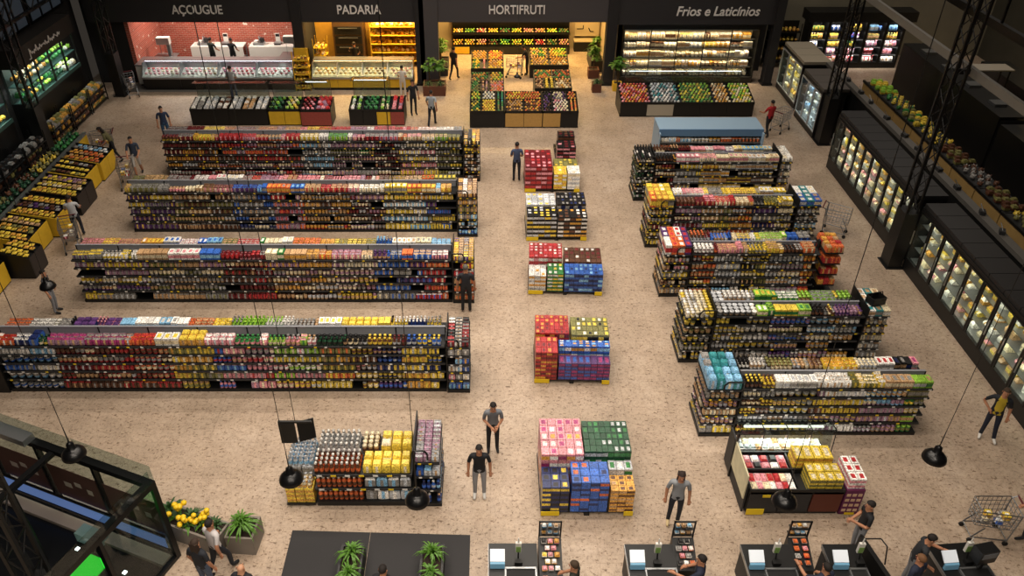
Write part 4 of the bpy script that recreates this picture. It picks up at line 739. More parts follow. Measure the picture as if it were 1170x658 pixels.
pallet('fourth pallet with black, silver and yellow carton stacks', 'fourth pallet', 1.28, 3.42, 24.15, 25.75, [(0, .5, 0, .45, 1.0, 5, 4, 5, 'black,yellow,silver'), (.51, 1, 0, .4, .95, 5, 3, 5, 'black,brown,amber,white'), (0, .5, .46, 1, 1.05, 5, 5, 4, 'silver,white,yellow'), (.51, 1, .42, 1, 1.1, 7, 4, 4, 'black,navy,grey')], 64)
pallet('fifth pallet with red cartons and white and yellow packs', 'fifth pallet', 1.35, 3.5, 27.75, 29.3, [(0, .5, 0, 1, 1.1, 5, 6, 5, 'dark red,pink,red'), (.52, .76, 0, .45, .8, 3, 3, 4, 'yellow,amber,white'), (.77, 1, 0, .45, .82, 3, 3, 4, 'white,silver,cream'), (.55, 1, .46, 1, .7, 5, 4, 2, 'olive,black,yellow')], 65)
pallet('small stack of dark cartons nearest the produce island', 'small dark stack', 2.75, 3.55, 30.1, 31.9, [(0, 1, 0, .4, .8, 3, 3, 4, 'black,dark red,pink'), (.1, 1, .42, .75, .95, 3, 3, 4, 'black,brown,dark red'), (.15, .9, .76, 1, .7, 3, 1, 4, 'brown,black,tan')], 66, signs=())

# ------------------------------------------------------------------ glass-door freezers and coolers
def freezer(label, phrase, xf, y0, y1, n, top=2.45, depth=1.0, body=BLK, frame=BLK, lightc=(1, .9, .72), goods=('yellow,cream,tan', 'cream,white,amber', 'tan,pink,cream', 'yellow,amber,white'), power=4.5, seed=1, top_m=None, plinth=.42, shelves=4):
    """doors face -x at x = xf"""
    r = random.Random(seed); root = empty('glass_door_freezer', label=label, cat='freezer', group='glass door freezers'); xb = xf + depth; dw = (y1 - y0) / n; dt = top - .25
    bxo('plinth', root, body, xf, xb, y0, y1, 0, plinth); bxo('back_panel', root, mat('freezer_inner', '#b7b3a6', .5), xb - .08, xb, y0, y1, plinth, dt)
    for y in (y0, y1 - .05): bxo('end_panel', root, body, xf, xb, y, y + .05, plinth, dt)
    bxo('roof', root, body, xf, xb, y0, y1, dt, dt + .12)
    for k in range(n): bxo('top_cover', root, top_m or mat('freezer_top', '#232223', .5), xf + .03, xb, y0 + dw * k + .012, y0 + dw * (k + 1) - .012, dt + .12, top)
    zs = [plinth + .02 + (dt - plinth - .1) * i / shelves for i in range(shelves)]
    for i, z in enumerate(zs):
        bxo('shelf', root, STEEL, xf + .14, xb - .08, y0 + .05, y1 - .05, z - .02, z)
        if i == 0: pass
        for k in range(n):
            pal = r.choice(goods).split(','); y = y0 + dw * k + .1; j = 0
            while y < y0 + dw * (k + 1) - .29:
                w = r.uniform(.15, .24); h = r.uniform(.12, .24); fm = r.choice(['produce_pack', 'packet', 'carton']); j += 1; cols = (r.choice(pal), r.choice(pal), r.choice(pal))
                good(fm, phrase, xf + .28 + .16, y + w / 2, z + .002, w * .95, .3, h, cols, f'{cols[0]} {fm.replace("_", " ")}, {ordinal(j)} in door {ordinal(k+1)}, {LEVEL[i]} shelf of {phrase}', .8, -math.pi / 2); y += w
    for z in zs: area('freezer_light', (xf + .1, (y0 + y1) / 2, z + (dt - plinth - .1) / shelves - .07), .04, y1 - y0 - .2, power * (y1 - y0), lightc, (0, R(-50), 0), 165).parent = root
    for k in range(n):
        ya, yb = y0 + dw * k + .01, y0 + dw * (k + 1) - .01; d = empty('door'); d.parent = root
        b = MB(); t = .055
        b.box(xf - .02, xf + .03, ya, ya + t, plinth + .02, dt - .01); b.box(xf - .02, xf + .03, yb - t, yb, plinth + .02, dt - .01); b.box(xf - .02, xf + .03, ya + t, yb - t, plinth + .02, plinth + .02 + t); b.box(xf - .02, xf + .03, ya + t, yb - t, dt - .01 - t, dt - .01)
        b.build('door_frame', frame, d); bxo('pane', d, GLASSD, xf - .002, xf + .008, ya + t, yb - t, plinth + .02 + t, dt - .01 - t); bxo('handle', d, STEEL, xf - .06, xf - .03, yb - .05, yb - .03, 1.0, 1.5)
    return root
freezer('long black freezer row with ten glass doors beyond the short shelf units', 'far freezer row', 13.95, 22.95, 30.0, 10, seed=71)
freezer('long black freezer row with glass doors nearest the person in the yellow top', 'near freezer row', 13.9, 10.4, 22.4, 15, seed=72, top=2.5)
PALE = mat('pale_frame', '#9b9a98', .45); TOPW = mat('cooler_top', '#8d8474', .6)
freezer('pale framed cooler with three glass doors beside the lattice column', 'pale three-door cooler', 14.25, 32.75, 35.3, 3, top=2.25, depth=1.15, frame=PALE, lightc=(.8, .9, 1), goods=('silver,white,light blue', 'white,grey,cream'), power=5, seed=73, plinth=.25, top_m=mat('cooler_dark_top', '#4a4541', .6))
freezer('wide cooler with pale top and yellow goods next to the dairy front', 'pale-topped cooler', 14.45, 36.0, 38.9, 3, top=2.3, depth=1.3, frame=PALE, goods=('yellow,cream,white', 'amber,cream,yellow'), power=5, seed=74, plinth=.25, top_m=TOPW)
# red and brown snack rack between the two coolers
rack('snack_rack', 'narrow rack of red and brown packs between the two coolers', 14.4, 15.0, 35.4, 35.9, [.2, .55, .9, 1.25], BLK, [('produce_pack', 'dark red,brown,orange', .18, .9)], 'snack rack', 'snack rack', rng)
# service wall with pale cap rail behind the freezers
pw = empty('service_screen', label='low black screen with a pale cap rail running behind the freezers', cat='partition'); pw['kind'] = 'structure'
bxo('screen_panel', pw, BLK, 15.55, 15.7, 10.4, 36.0, 0, 2.15); bxo('cap_rail', pw, mat('cap_rail_grey', '#55524e', .5), 15.48, 15.77, 10.4, 36.0, 2.15, 2.3)
r6 = random.Random(66)
for k in range(16):
    y = 12 + k * 1.45 + r6.uniform(-.3, .3)
    o = empty('junction_box', (15.2, y, 2.46 if y < 22.4 else 2.4), r6.uniform(-.5, .5), label=f'{ordinal(k+1)} small fitting on the freezer tops, counted from the near end', cat='fitting', group='fittings on the freezer tops')
    # stands on a bracket off the screen
    o.location.z = 2.3; o.location.x = 15.62
    bxo('box', o, DKG, -.08, .08, -.12, .12, 0, .12); MB().tube((0, -.05, .12), (-.1, .1, .3), .015).build('bracket', STEEL, o)

# ------------------------------------------------------------------ far side: planters of yellow goods, dark cases, lit coolers at the back
TANP = mat('tan_panel', '#9c7f4c', .7, noise=.15, nscale=3)
for k in range(9):
    y0 = 20.2 + k * 1.75; root = empty('display_bench', label=f'tan-fronted bench of yellow produce behind the freezers, {ordinal(k+1)} from the near end', cat='bench', group='tan benches behind the freezers')
    bxo('front_panel', root, TANP, 17.4, 17.45, y0, y0 + 1.7, .05, 1.4); bxo('body', root, BLK, 17.45, 18.4, y0, y0 + 1.7, 0, 1.36); bxo('edge_rail', root, BLK, 17.35, 17.43, y0, y0 + 1.7, 1.4, 1.5); bxo('tray', root, DKG, 17.45, 18.4, y0, y0 + 1.7, 1.36, 1.4)
    pal = [['brown', 'grey', 'olive'], ['yellow', 'olive'], ['brown', 'olive'], ['brown', 'grey'], ['olive', 'brown'], ['dark green', 'yellow', 'olive'], ['yellow', 'green', 'olive'], ['yellow', 'green'], ['yellow', 'lime']][k]
    bin_fill('tan benches', f'{ordinal(k+1)} tan bench', 17.5, 18.35, y0 + .05, y0 + 1.65, 1.405, 1.405, 'vegetable' if k % 2 else 'produce_pack', pal, .24, r6, flat=.8)
for k, (x0, y0, y1, h) in enumerate(((19.3, 19.5, 28.2, 2.6), (19.3, 28.4, 37.0, 2.8), (22.6, 24.0, 36.0, 2.3))):
    root = empty('dark_case', label=['black back of a tall case behind the nearer tan benches', 'black back of a tall case behind the farther tan benches', 'third dark case row deeper towards the side wall'][k], cat='display case', group='dark cases')
    bxo('back_panel', root, BLK, x0, x0 + .06, y0, y1, 0, h); bxo('body', root, DKG, x0 + .06, x0 + 1.2, y0, y1, 0, h - .1); bxo('top_tray', root, BLK, x0, x0 + 1.25, y0, y1, h, h + .05)
    for j in range(4): bxo('fan_unit', root, STEEL, x0 + .3, x0 + .8, y0 + 1 + j * 2, y0 + 1.5 + j * 2, h + .05, h + .15)
bc = empty('lit_cooler', label='black back-wall cooler with five bays of bright multicoloured packs', cat='refrigerator'); yc = 41.6
bxo('plinth', bc, BLK, 16.6, 21.6, yc, yc + .9, 0, .3); bxo('back_panel', bc, DKG, 16.6, 21.6, yc + .8, yc + .9, .3, 2.6); bxo('header', bc, BLK, 16.4, 22.0, yc - .1, yc + .9, 2.45, 2.95)
for k in range(6): bxo('mullion', bc, BLK, 16.6 + k - .07 - (.07 if k == 5 else 0) + (.07 if k == 0 else 0), 16.6 + k + .07 - (.07 if k == 5 else 0) + (.07 if k == 0 else 0), yc, yc + .8, .3, 2.45)
for i, z in enumerate((.32, .72, 1.12, 1.52, 1.95)):
    bxo('shelf', bc, BLK, 16.6, 21.6, yc + .05, yc + .8, z - .03, z)
    pl = [['pink', 'red', 'dark red', 'white'], ['pink', 'dark red', 'mauve'], ['pink', 'mauve', 'white'], ['amber', 'yellow', 'olive'], ['blue', 'light blue', 'navy']][i]
    for k in range(5):
        fill_row('lit cooler', f'lit cooler bay {ordinal(k+1)}', 16.74 + k, 17.42 + k, yc + .08, 1, z, [(1, ['packet', 'bottle', 'carton'], pl if (k > 2 or i < 2) else [['yellow', 'amber', 'olive'], ['yellow', 'green'], ['blue', 'purple', 'white']][(i + k) % 3])], f'{LEVEL[i]} shelf', 1, .34, r6, 'low', 0, 1.4)
for zl in (.68, 1.08, 1.48, 1.88, 2.36): area('cooler_light', (19.1, yc + .03, zl), 4.8, .04, 24, (1, .92, .85), (R(50), 0, 0), 160).parent = bc
rack('fruit_rack', 'small rack of yellow fruit between the dairy front and the lit cooler', 14.6, 16.2, 41.6, 42.2, [.4, .9, 1.4, 1.9], BLK, [('fruit', 'yellow,amber', .2, .9)], 'small yellow rack', 'small yellow rack', r6)
struct(bxo('wall_far', None, mat('far_wall', '#7d7766', .85, noise=.2, nscale=1), 14.2, XR, 43.6, 43.8, 0, 8), 'dim olive wall behind the lit cooler')

# ------------------------------------------------------------------ steel structure
def lattice_column(label, x, y, h=17.9, w=.34, d=.5):
    root = empty('lattice_column', (x, y, 0), label=label, cat='column', group='black lattice columns')
    for sx in (-1, 1):
        for sy in (-1, 1): bxo('angle_leg', root, BLK, sx * w / 2 - .035, sx * w / 2 + .035, sy * d / 2 - .035, sy * d / 2 + .035, .03, h)
    bxo('base_plate', root, BLK, -w / 2 - .12, w / 2 + .12, -d / 2 - .12, d / 2 + .12, 0, .03)
    b = MB(); z = .3; s = 1
    while z < h - .5:
        for sy in (-1, 1): b.tube((-s * w / 2, sy * d / 2, z), (s * w / 2, sy * d / 2, z + .45), .018, None, 4)
        for sx in (-1, 1): b.tube((sx * w / 2, -s * d / 2, z), (sx * w / 2, s * d / 2, z + .45), .018, None, 4)
        z += .45; s = -s
    o = b.build('lacing_bars', BLK, root); o['kind'] = 'stuff'
    bxo('casing', root, BLK, -w / 2 - .05, w / 2 + .05, -d / 2 - .05, d / 2 + .05, .03, 2.1)
    return root
lattice_column('tall black lattice column between the two freezer rows', 13.62, 22.68)
lattice_column('black lattice column beside the pale three-door cooler', 14.55, 32.35)
lattice_column('black lattice column at the corner by the butcher section', -18.25, 37.9)
lattice_column('black lattice column between the two lit vegetable cases', -19.0, 31.37)
lattice_column('black lattice column rising in front of the glass room', AY(8.9, 18, 620).x, 8.9, w=.3, d=.4)
bm = empty('beam', label='grey horizontal beam tied across the lattice columns', cat='beam'); bm['kind'] = 'structure'
bxo('beam_web', bm, mat('beam_grey', '#6a665f', .5), 14.0, 14.12, 10.4, 36.0, 6.6, 6.85)
for y in (22.68, 32.35): bxo('bracket', bm, BLK, 13.6, 14.0, y - .05, y + .05, 6.65, 6.8)
bm2 = empty('beam', label='dark roof beam above the far benches', cat='beam'); bm2['kind'] = 'structure'; bxo('beam_web', bm2, BLK, 19.0, 19.2, 14.0, 43.6, 5.6, 5.9)
for y in (20, 30, 40): bxo('hanger', bm2, BLK, 19.06, 19.14, y, y + .08, 5.9, 18)
for k, (xa, ya, lab) in enumerate(((20.9, 33.4, 'pale tabletop standing deep among the dark cases'), (22.0, 39.6, 'small warm-lit goods table near the far wall'))):
    t = empty('side_table', (xa, ya, 0), label=lab, cat='table', group='small far tables'); bxo('top', t, mat('pale_top', '#8f887c', .6), -.1, 1.4, -.4, .4, 2.95 if k == 0 else .9, 3.0 if k == 0 else .95)
    for x in (0, 1.25):
        for y in (-.32, .28): bxo('leg', t, BLK, x, x + .05, y, y + .05, 0, 2.95 if k == 0 else .9)
bin_fill('far goods table', 'far warm-lit table', 22.0, 23.3, 39.25, 39.95, .95, .95, 'fruit', ['amber', 'yellow', 'tan'], .18, r6)
# warm strip lamp on the side wall
sl = empty('wall_lamp', label='warm strip lamp washing the olive side wall', cat='lamp'); bxo('housing', sl, BLK, 26.6, 27.0, 28.0, 37.0, 4.2, 4.35); bxo('tube', sl, LEDW, 26.7, 26.8, 28.1, 36.9, 4.17, 4.2)
area('wall_lamp_light', (26.75, 32.5, 4.15), .1, 8.6, 120, (1, .72, .3), (0, R(25), 0), 150)

# ------------------------------------------------------------------ left wall: dim windows, lit vegetable cases, racks, yellow stands
struct(bxo('wall_left', None, DARKWALL, XL, XL + .2, YB, 39.7, 0, 18), 'dark side wall of the hall')
WINM = mat('dim_window', '#3a3c40', .35, emit='#3c444c', estr=.3)  # faint glow set into the panes, standing for dusk light from outside
for k in range(7):
    y0 = 16 + 3.3 * k; w = empty('window_%d' % (k + 1), label='tall dim window in the dark side wall', cat='window'); w['kind'] = 'structure'
    for i in range(3):
        for j in range(2): bxo('pane', w, WINM, XL + .2, XL + .22, y0 + 1.0 * i + .05, y0 + 1.0 * i + .95, 4.2 + j * 1.6, 5.7 + j * 1.6)
    b = MB()
    for i in range(4): b.box(XL + .2, XL + .26, y0 + i - .05, y0 + i + .05, 4.1, 7.5)
    for z in (4.1, 5.7, 7.3): b.box(XL + .2, XL + .26, y0, y0 + 3, z, z + .1)
    b.build('frame', BLK, w)
def truss(label, y0, y1, z):
    t = empty('truss', label=label, cat='truss', group='black wall trusses'); t['kind'] = 'structure'
    for dz in (0, 1.0): bxo('chord', t, BLK, -19.25, -19.1, y0, y1, z + dz, z + dz + .12)
    b = MB(); y = y0; s = 0
    while y < y1 - .8: b.tube((-19.17, y, z + (1.0 if s else .06)), (-19.17, y + 1.0, z + (.06 if s else 1.0)), .03); y += 1.0; s = 1 - s
    o = b.build('web_bars', BLK, t)
    for y in (y0 + .1, y1 - .2): bxo('bracket', t, BLK, XL + .2, -19.25, y, y + .1, z, z + .12)
truss('black truss along the dark side wall above the vegetable cases', 18, 37.6, 5.2)
def veg_case(label, phrase, y0, y1, seed):
    r = random.Random(seed); x = -19.55; root = empty('vegetable_case', label=label, cat='refrigerator', group='lit vegetable cases on the side wall')
    bxo('plinth', root, BLK, XL + .2, x + .05, y0, y1, 0, 1.75); bxo('back_panel', root, mat('case_back', '#3e4a44', .5), XL + .2, XL + .3, y0, y1, 1.75, 3.3); bxo('header', root, mat('case_header', '#2b2622', .7), XL + .2, x + .12, y0 - .1, y1 + .1, 3.3, 4.1)
    b = MB(); pts = []
    for i in range(34): pts.append((x + .14, y0 + .9 + i * .085, 3.62 + (.14 if i % 2 else -.06) * (.6 + .4 * math.sin(i * 1.9)) + .1 * (i % 7 == 0)))
    b.path(pts, .022, 4); b.path([(x + .14, y0 + .75, 3.45), (x + .14, y0 + .9, 3.45), (x + .14, y0 + .9, 3.85)], .025, 4); b.build('lettering', LETTER, root)
    bxo('lip', root, mat('teal_lip', '#41605a', .4), x, x + .06, y0, y1, 1.72, 1.88)
    for y in [y0 + (y1 - y0) * k / 4 for k in range(5)]: bxo('mullion', root, BLK, x - .02, x + .05, min(max(y - .03, y0), y1 - .06), min(max(y + .03, y0 + .06), y1), 1.88, 3.3)
    for i, z in enumerate((1.78, 2.5)):
        bxo('shelf', root, mat('teal_lip', '#41605a'), XL + .3, x - .03, y0, y1, z - .04, z)
        for k in range(8):
            ya = y0 + (y1 - y0) * k / 8; fm = r.choice(['vegetable', 'fruit', 'produce_pack'])
            bin_fill(phrase, f'bay {ordinal(k+1)}, {LEVEL[i]} shelf of {phrase}', XL + .34, x - .05, ya + .04, ya + (y1 - y0) / 8 - .04, z, z + .22, fm, r.choice(['green,lime', 'white,cream,lime', 'amber,yellow,orange', 'dark green,green', 'yellow,lime', 'amber,cream,tan']).split(','), .24, r, 'x')
    for zl, pw in ((3.26, 42), (2.44, 42)): area('case_light', (x - .05, (y0 + y1) / 2, zl), .06, y1 - y0 - .2, pw, (.9, 1, .95), (0, R(45), 0), 160).parent = root
veg_case('lit wall case of vegetables under a dark lettered header', 'far vegetable case', 32.3, 37.2, 81); veg_case('lit wall case of vegetables cut by the picture edge', 'near vegetable case', 25.6, 30.6, 82)
r7 = random.Random(77)
for k in range(7):
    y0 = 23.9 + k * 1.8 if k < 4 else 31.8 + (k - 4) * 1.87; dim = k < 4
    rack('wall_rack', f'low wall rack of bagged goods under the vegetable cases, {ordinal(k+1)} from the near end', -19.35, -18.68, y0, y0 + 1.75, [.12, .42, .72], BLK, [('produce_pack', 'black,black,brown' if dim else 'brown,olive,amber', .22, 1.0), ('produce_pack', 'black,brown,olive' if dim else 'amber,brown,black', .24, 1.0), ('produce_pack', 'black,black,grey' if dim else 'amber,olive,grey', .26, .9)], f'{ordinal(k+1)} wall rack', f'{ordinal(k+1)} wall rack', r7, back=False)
# long yellow bench with a steel lip and the stands in front of it
lb = empty('long_bench', label='long yellow bench with a pale lip behind the yellow stands', cat='bench')
for k in range(6): bxo('front_panel', lb, YELP, -16.97, -16.93, 20.0 + k * 1.85, 21.8 + k * 1.85, .05, .95)
bxo('body', lb, BLK, -17.75, -16.97, 20.0, 31.1, 0, .93); bxo('steel_lip', lb, STEEL, -17.08, -16.93, 20.0, 31.1, .95, 1.04)
for k in range(6): bin_fill('long yellow bench', f'section {ordinal(k+1)} of the long yellow bench', -17.7, -17.12, 20.05 + k * 1.85, 21.8 + k * 1.85, .935, .935, 'vegetable', [['yellow', 'olive'], ['olive', 'green'], ['dark green', 'olive'], ['dark green', 'brown'], ['olive', 'yellow'], ['dark green', 'green']][k], .26, r7, flat=.7)
def side_stand(label, phrase, x0, x1, y0, y1, front, side, pals, zf=.72, zb=.98):
    """stand sloping down towards the aisle (+x)"""
    root = empty('yellow_stand', label=label, cat='produce stand', group='yellow produce stands')
    MB().hexa([(x0, y0 + .03, 0), (x1 - .03, y0 + .03, 0), (x1 - .03, y1, 0), (x0, y1, 0)], [(x0, y0 + .03, zb), (x1 - .03, y0 + .03, zf), (x1 - .03, y1, zf), (x0, y1, zb)]).build('body', BLK, root)
    MB().hexa([(x0, y0, .06), (x1, y0, .06), (x1, y0 + .03, .06), (x0, y0 + .03, .06)], [(x0, y0, zb + .06), (x1, y0, zf + .06), (x1, y0 + .03, zf + .06), (x0, y0 + .03, zb + .06)]).build('near_panel', front, root)
    n = max(1, round((y1 - y0) / .8))
    for k in range(n): bxo('aisle_panel', root, side, x1 - .03, x1, y0 + .03 + (y1 - y0 - .03) * k / n + .01, y0 + .03 + (y1 - y0 - .03) * (k + 1) / n - .01, .06, zf + .06)
    nb = len(pals)
    for k, pal in enumerate(pals):
        ya = y0 + .05 + (y1 - y0 - .05) * k / nb; yb = y0 + .05 + (y1 - y0 - .05) * (k + 1) / nb
        MB().hexa([(x0, yb - .03, zb), (x1 - .03, yb - .03, zf), (x1 - .03, yb, zf), (x0, yb, zb)], [(x0, yb - .03, zb + .1), (x1 - .03, yb - .03, zf + .1), (x1 - .03, yb, zf + .1), (x0, yb, zb + .1)]).build('divider', BLK, root)
        bin_fill(phrase, f'bin {ordinal(k+1)} of {phrase}', x0 + .04, x1 - .08, ya + .02, yb - .06, zf + .02, zb + .01, 'produce_pack', pal.split(','), .17, r7, 'x', .4)
side_stand('yellow stand at the picture edge, nearest of the yellow stands', 'nearest yellow stand', -16.9, -15.75, 20.5, 21.6, YELP, YELP, ['yellow,amber', 'amber,yellow'])
side_stand('black-sided stand of yellow packs jutting furthest into the aisle', 'black-sided stand', -15.98, -15.0, 21.75, 22.65, BLK, mat('dark_brown_panel', '#2c2522', .6), ['yellow,yellow,yellow', 'yellow,yellow,amber'])
side_stand('big yellow stand of yellow packs, second along the row', 'big yellow stand', -16.9, -15.55, 22.75, 24.25, YELP, YELP, ['yellow,amber', 'yellow,amber,olive', 'yellow,tan'])
side_stand('yellow stand of yellow and grey packs behind the person in white', 'yellow and grey stand', -16.9, -15.3, 24.35, 25.7, YELP, YELP, ['yellow,amber', 'brown,grey,purple', 'yellow,amber'])
side_stand('black-sided stand of pink and yellow packs midway along the row', 'pink and yellow stand', -16.9, -15.2, 25.9, 27.3, BLK, mat('dark_brown_panel', '#2c2522', .6), ['yellow,amber', 'tan,yellow,cream', 'tan,mauve,yellow'])
side_stand('yellow stand of dark and yellow packs next to the last', 'dark and yellow stand', -16.9, -15.55, 27.45, 28.6, YELP, YELP, ['olive,yellow,brown', 'yellow,yellow,amber', 'brown,grey,yellow'])
side_stand('last yellow stand topped with orange and blue packs', 'last yellow stand', -16.9, -15.45, 28.65, 30.0, YELP, YELP, ['orange,amber,tan', 'amber,tan,orange', 'white,grey,light blue'])
# ------------------------------------------------------------------ promotion shelf on the open floor
def block(form, where, phrase, x0, x1, y0, y1, z, w, d, h, pal, r, wt=1.5, lay=1):
    nx = max(1, round((x1 - x0) / w)); ny = max(1, round((y1 - y0) / d)); w = (x1 - x0) / nx; d = (y1 - y0) / ny
    for l in range(lay):
        for j in range(ny):
            for i in range(nx):
                hid = l < lay - 1 and 0 < i < nx - 1 and j > 0
                c = (r.choice(pal), r.choice(pal), r.choice(pal)) if not isinstance(pal, tuple) else pal
                ly = f', layer {ordinal(l+1)}' if lay > 1 else ''
                good(form, where, x0 + w * (i + .5), y0 + d * (j + .5), z + .002 + h * l, w * .95, d * .95, h * (.985 if lay > 1 else r.uniform(.93, 1)), c, f'{c[0]} {form.replace("_", " ")}, {ordinal(i+1)} in {ordinal(j+1)} row{ly}, {phrase}', .02 if hid else wt)
r8 = random.Random(88); PS = 'promotion shelf'
ps = empty('promotion_shelf', label='open black promotion shelf of orange bottles and yellow packs on the front floor', cat='shelf unit')
bxo('base_deck', ps, BLK, -4.05, -1.78, 12.37, 13.62, 0, .14); bxo('divider_panel', ps, BLK, -4.05, -1.78, 12.98, 13.01, .14, 1.06)
for z in (.58, 1.04):
    sh = bxo('shelf', ps, BLK, -4.05, -1.78, 12.4, 13.6, z - .03, z); MB().box(-4.05, -1.78, 12.375, 12.4, z - .05, z + .01).build('price_rail', DKG, sh)
    b = MB()
    for k in range(7): b.box(-3.95 + k * .32, -3.83 + k * .32, 12.365, 12.375, z - .045, z + .005, None, k % 2)
    o = b.build('price_tag', [TAGW, TAGY], sh); o['kind'] = 'stuff'
for i, (z, hh) in enumerate(((.14, .38), (.58, .38))):
    block('bottle', PS, f'{LEVEL[i]} shelf of the promotion shelf', -4.02, -2.95, 12.42, 12.68, z, .118, .13, .33, ('orange', 'brown', 'white'), r8)
    block('pouch', PS, f'{LEVEL[i]} shelf of the promotion shelf', -2.9, -1.82, 12.42, 12.75, z, .27, .33, .34 if i == 0 else .26, ['silver', 'white', 'grey', 'light blue'], r8)
block('bottle', PS, 'top of the promotion shelf', -4.02, -2.95, 12.42, 12.94, 1.04, .118, .13, .33, ('brown', 'orange', 'white'), r8, 2)
block('pouch', PS, 'front top of the promotion shelf', -2.9, -1.82, 12.42, 12.94, 1.04, .22, .26, .27, ['yellow', 'yellow', 'yellow', 'yellow', 'cream'], r8, 2)
block('bottle', PS, 'rear top of the promotion shelf', -4.02, -3.05, 13.05, 13.58, 1.04, .118, .13, .3, ('grey', 'silver', 'white'), r8, 2)
block('jar', PS, 'rear top of the promotion shelf', -3.0, -2.6, 13.05, 13.58, 1.04, .13, .13, .22, ('tan', 'brown', 'cream'), r8, 2)
block('pouch', PS, 'rear top of the promotion shelf', -2.55, -1.82, 13.05, 13.58, 1.04, .22, .26, .27, ['yellow', 'yellow', 'yellow', 'cream'], r8, 2)
cs = empty('low_platform', label='low black platform carrying yellow crates at the end of the promotion shelf', cat='platform'); bxo('deck', cs, BLK, -4.76, -4.08, 12.35, 13.6, .05, .1)
for x in (-4.72, -4.18):
    for y in (12.4, 13.48): bxo('foot', cs, BLK, x, x + .06, y, y + .06, 0, .05)
block('carton_case', PS, 'yellow crates at the promotion shelf end', -4.75, -4.09, 12.37, 12.8, .1, .22, .43, .15, ('yellow', 'amber', 'cream'), r8, 1.5, 3)
block('carton_case', PS, 'rear crates at the promotion shelf end', -4.75, -4.09, 12.82, 13.56, .1, .33, .37, .24, ('silver', 'grey', 'light blue'), r8, .8, 3)
block('bottle', PS, 'crates at the promotion shelf end', -4.73, -4.11, 12.84, 13.54, .83, .118, .12, .3, ('silver', 'light blue', 'silver'), r8, 2)
block('bottle', PS, 'front crates at the promotion shelf end', -4.73, -4.11, 12.4, 12.76, .553, .118, .12, .22, ('cream', 'amber', 'silver'), r8, 2)
end_display('promotion shelf', 'promotion shelf', 'tall black end shelf with blue bottles at the promotion shelf', -1.73, -1.13, 12.35, [['blue', 'navy'], ['light blue', 'navy', 'blue'], ['blue', 'silver', 'light blue']], 1, 1.28, zs=[.1, .55, 1.0, 1.45], forms=('bottle', 'pouch'), top=('packet', ['grey', 'silver', 'silver', 'mauve']), seed=33)
hs = empty('hanging_sign', label='black double sign panel hung on a cord over the promotion shelf', cat='sign'); p = G(340, 496, 2.1)
bxo('panel', hs, BLK, p.x - .38, p.x - .02, p.y - .03, p.y, 1.85, 2.45); MB().hexa([(p.x + .02, p.y, 1.85), (p.x + .36, p.y + .14, 1.85), (p.x + .36, p.y + .17, 1.85), (p.x + .02, p.y + .03, 1.85)], [(p.x + .02, p.y, 2.45), (p.x + .36, p.y + .14, 2.45), (p.x + .36, p.y + .17, 2.45), (p.x + .02, p.y + .03, 2.45)]).build('side_panel', BLK, hs)
bxo('top_bar', hs, BLK, p.x - .38, p.x + .36, p.y - .02, p.y + .03, 2.45, 2.5); MB().tube((p.x, p.y, 2.5), (p.x, p.y, 18), .008).build('cord', BLK, hs)

# ------------------------------------------------------------------ chilled kiosk near the checkouts
kx0, kx1, ky0, ky1 = 5.9, 8.05, 12.1, 13.3; KB = mat('kiosk_brown', '#5a2a1c', .6); KS = 'chilled kiosk'
kk = empty('chilled_kiosk', label='black chilled kiosk with glass guard, yellow boxes and fruit packs', cat='kiosk')
bxo('plinth', kk, BLK, kx0 + .05, kx1 - .02, ky0 + .05, ky1, 0, .1); bxo('body', kk, BLK, kx0, kx1, ky0 + .04, ky1, .1, .72)
for k, m in enumerate((DKG, DKG, KB)): bxo('front_panel', kk, m, kx0 + .02 + (kx1 - kx0) * k / 3, kx0 - .02 + (kx1 - kx0) * (k + 1) / 3, ky0, ky0 + .04, .12, .78)
bxo('price_sign', kk, TAGY, kx0 + .02, kx0 + .42, ky0 - .015, ky0, .03, .22); bxo('price_tag', kk, TAGY, kx0 + .3, kx0 + .48, ky0 - .012, ky0, .62, .7)
for y in (ky0, ky0 + .62, ky1 - .04): bxo('tray_rim', kk, BLK, kx0, kx1, y, y + .04, .72, .86)
for x in (kx0 + .0, kx0 + 1.1, kx1 - .04): bxo('divider', kk, BLK, x, x + .04, ky0 + .04, ky1, .72, .84)
bxo('end_board', kk, DKG, kx0 - .06, kx0 - .02, ky0 + .1, ky1 + .1, .0, .95); bxo('poster_board', kk, mat('poster_cream', '#cfc8a8', .6, noise=.25, nscale=5), kx0 - .1, kx0 - .07, ky0 + .1, ky1 + .02, .45, 1.2)
bxo('post', kk, BLK, kx0 - .1, kx0 - .06, ky1 - .04, ky1 + .02, 0, 1.45); bxo('rear_board', kk, DKG, kx0 - .1, kx0 - .06, ky1 + .02, ky1 + .45, .1, 1.2)
b = MB()
for k in range(5): x = kx0 + (kx1 + .1 - kx0) * k / 4; b.tube((x, ky1 + .02, .7), (x, ky1 + .08, 1.45), .012); b.tube((x, ky1 + .08, 1.45), (x, ky1 + .5, 1.4), .012)
b.tube((kx0, ky1 + .08, 1.45), (kx1 + .1, ky1 + .08, 1.45), .015); b.tube((kx0, ky1 + .5, 1.4), (kx1 + .1, ky1 + .5, 1.4), .015); b.build('guard_frame', BLK, kk)
for k in range(4): xa = kx0 + (kx1 + .1 - kx0) * k / 4; MB().hexa([(xa + .02, ky1 + .03, .9), (xa + .5, ky1 + .03, .9), (xa + .5, ky1 + .04, .9), (xa + .02, ky1 + .04, .9)], [(xa + .02, ky1 + .08, 1.43), (xa + .5, ky1 + .08, 1.43), (xa + .5, ky1 + .09, 1.43), (xa + .02, ky1 + .09, 1.43)]).build('pane', GLASS, kk)
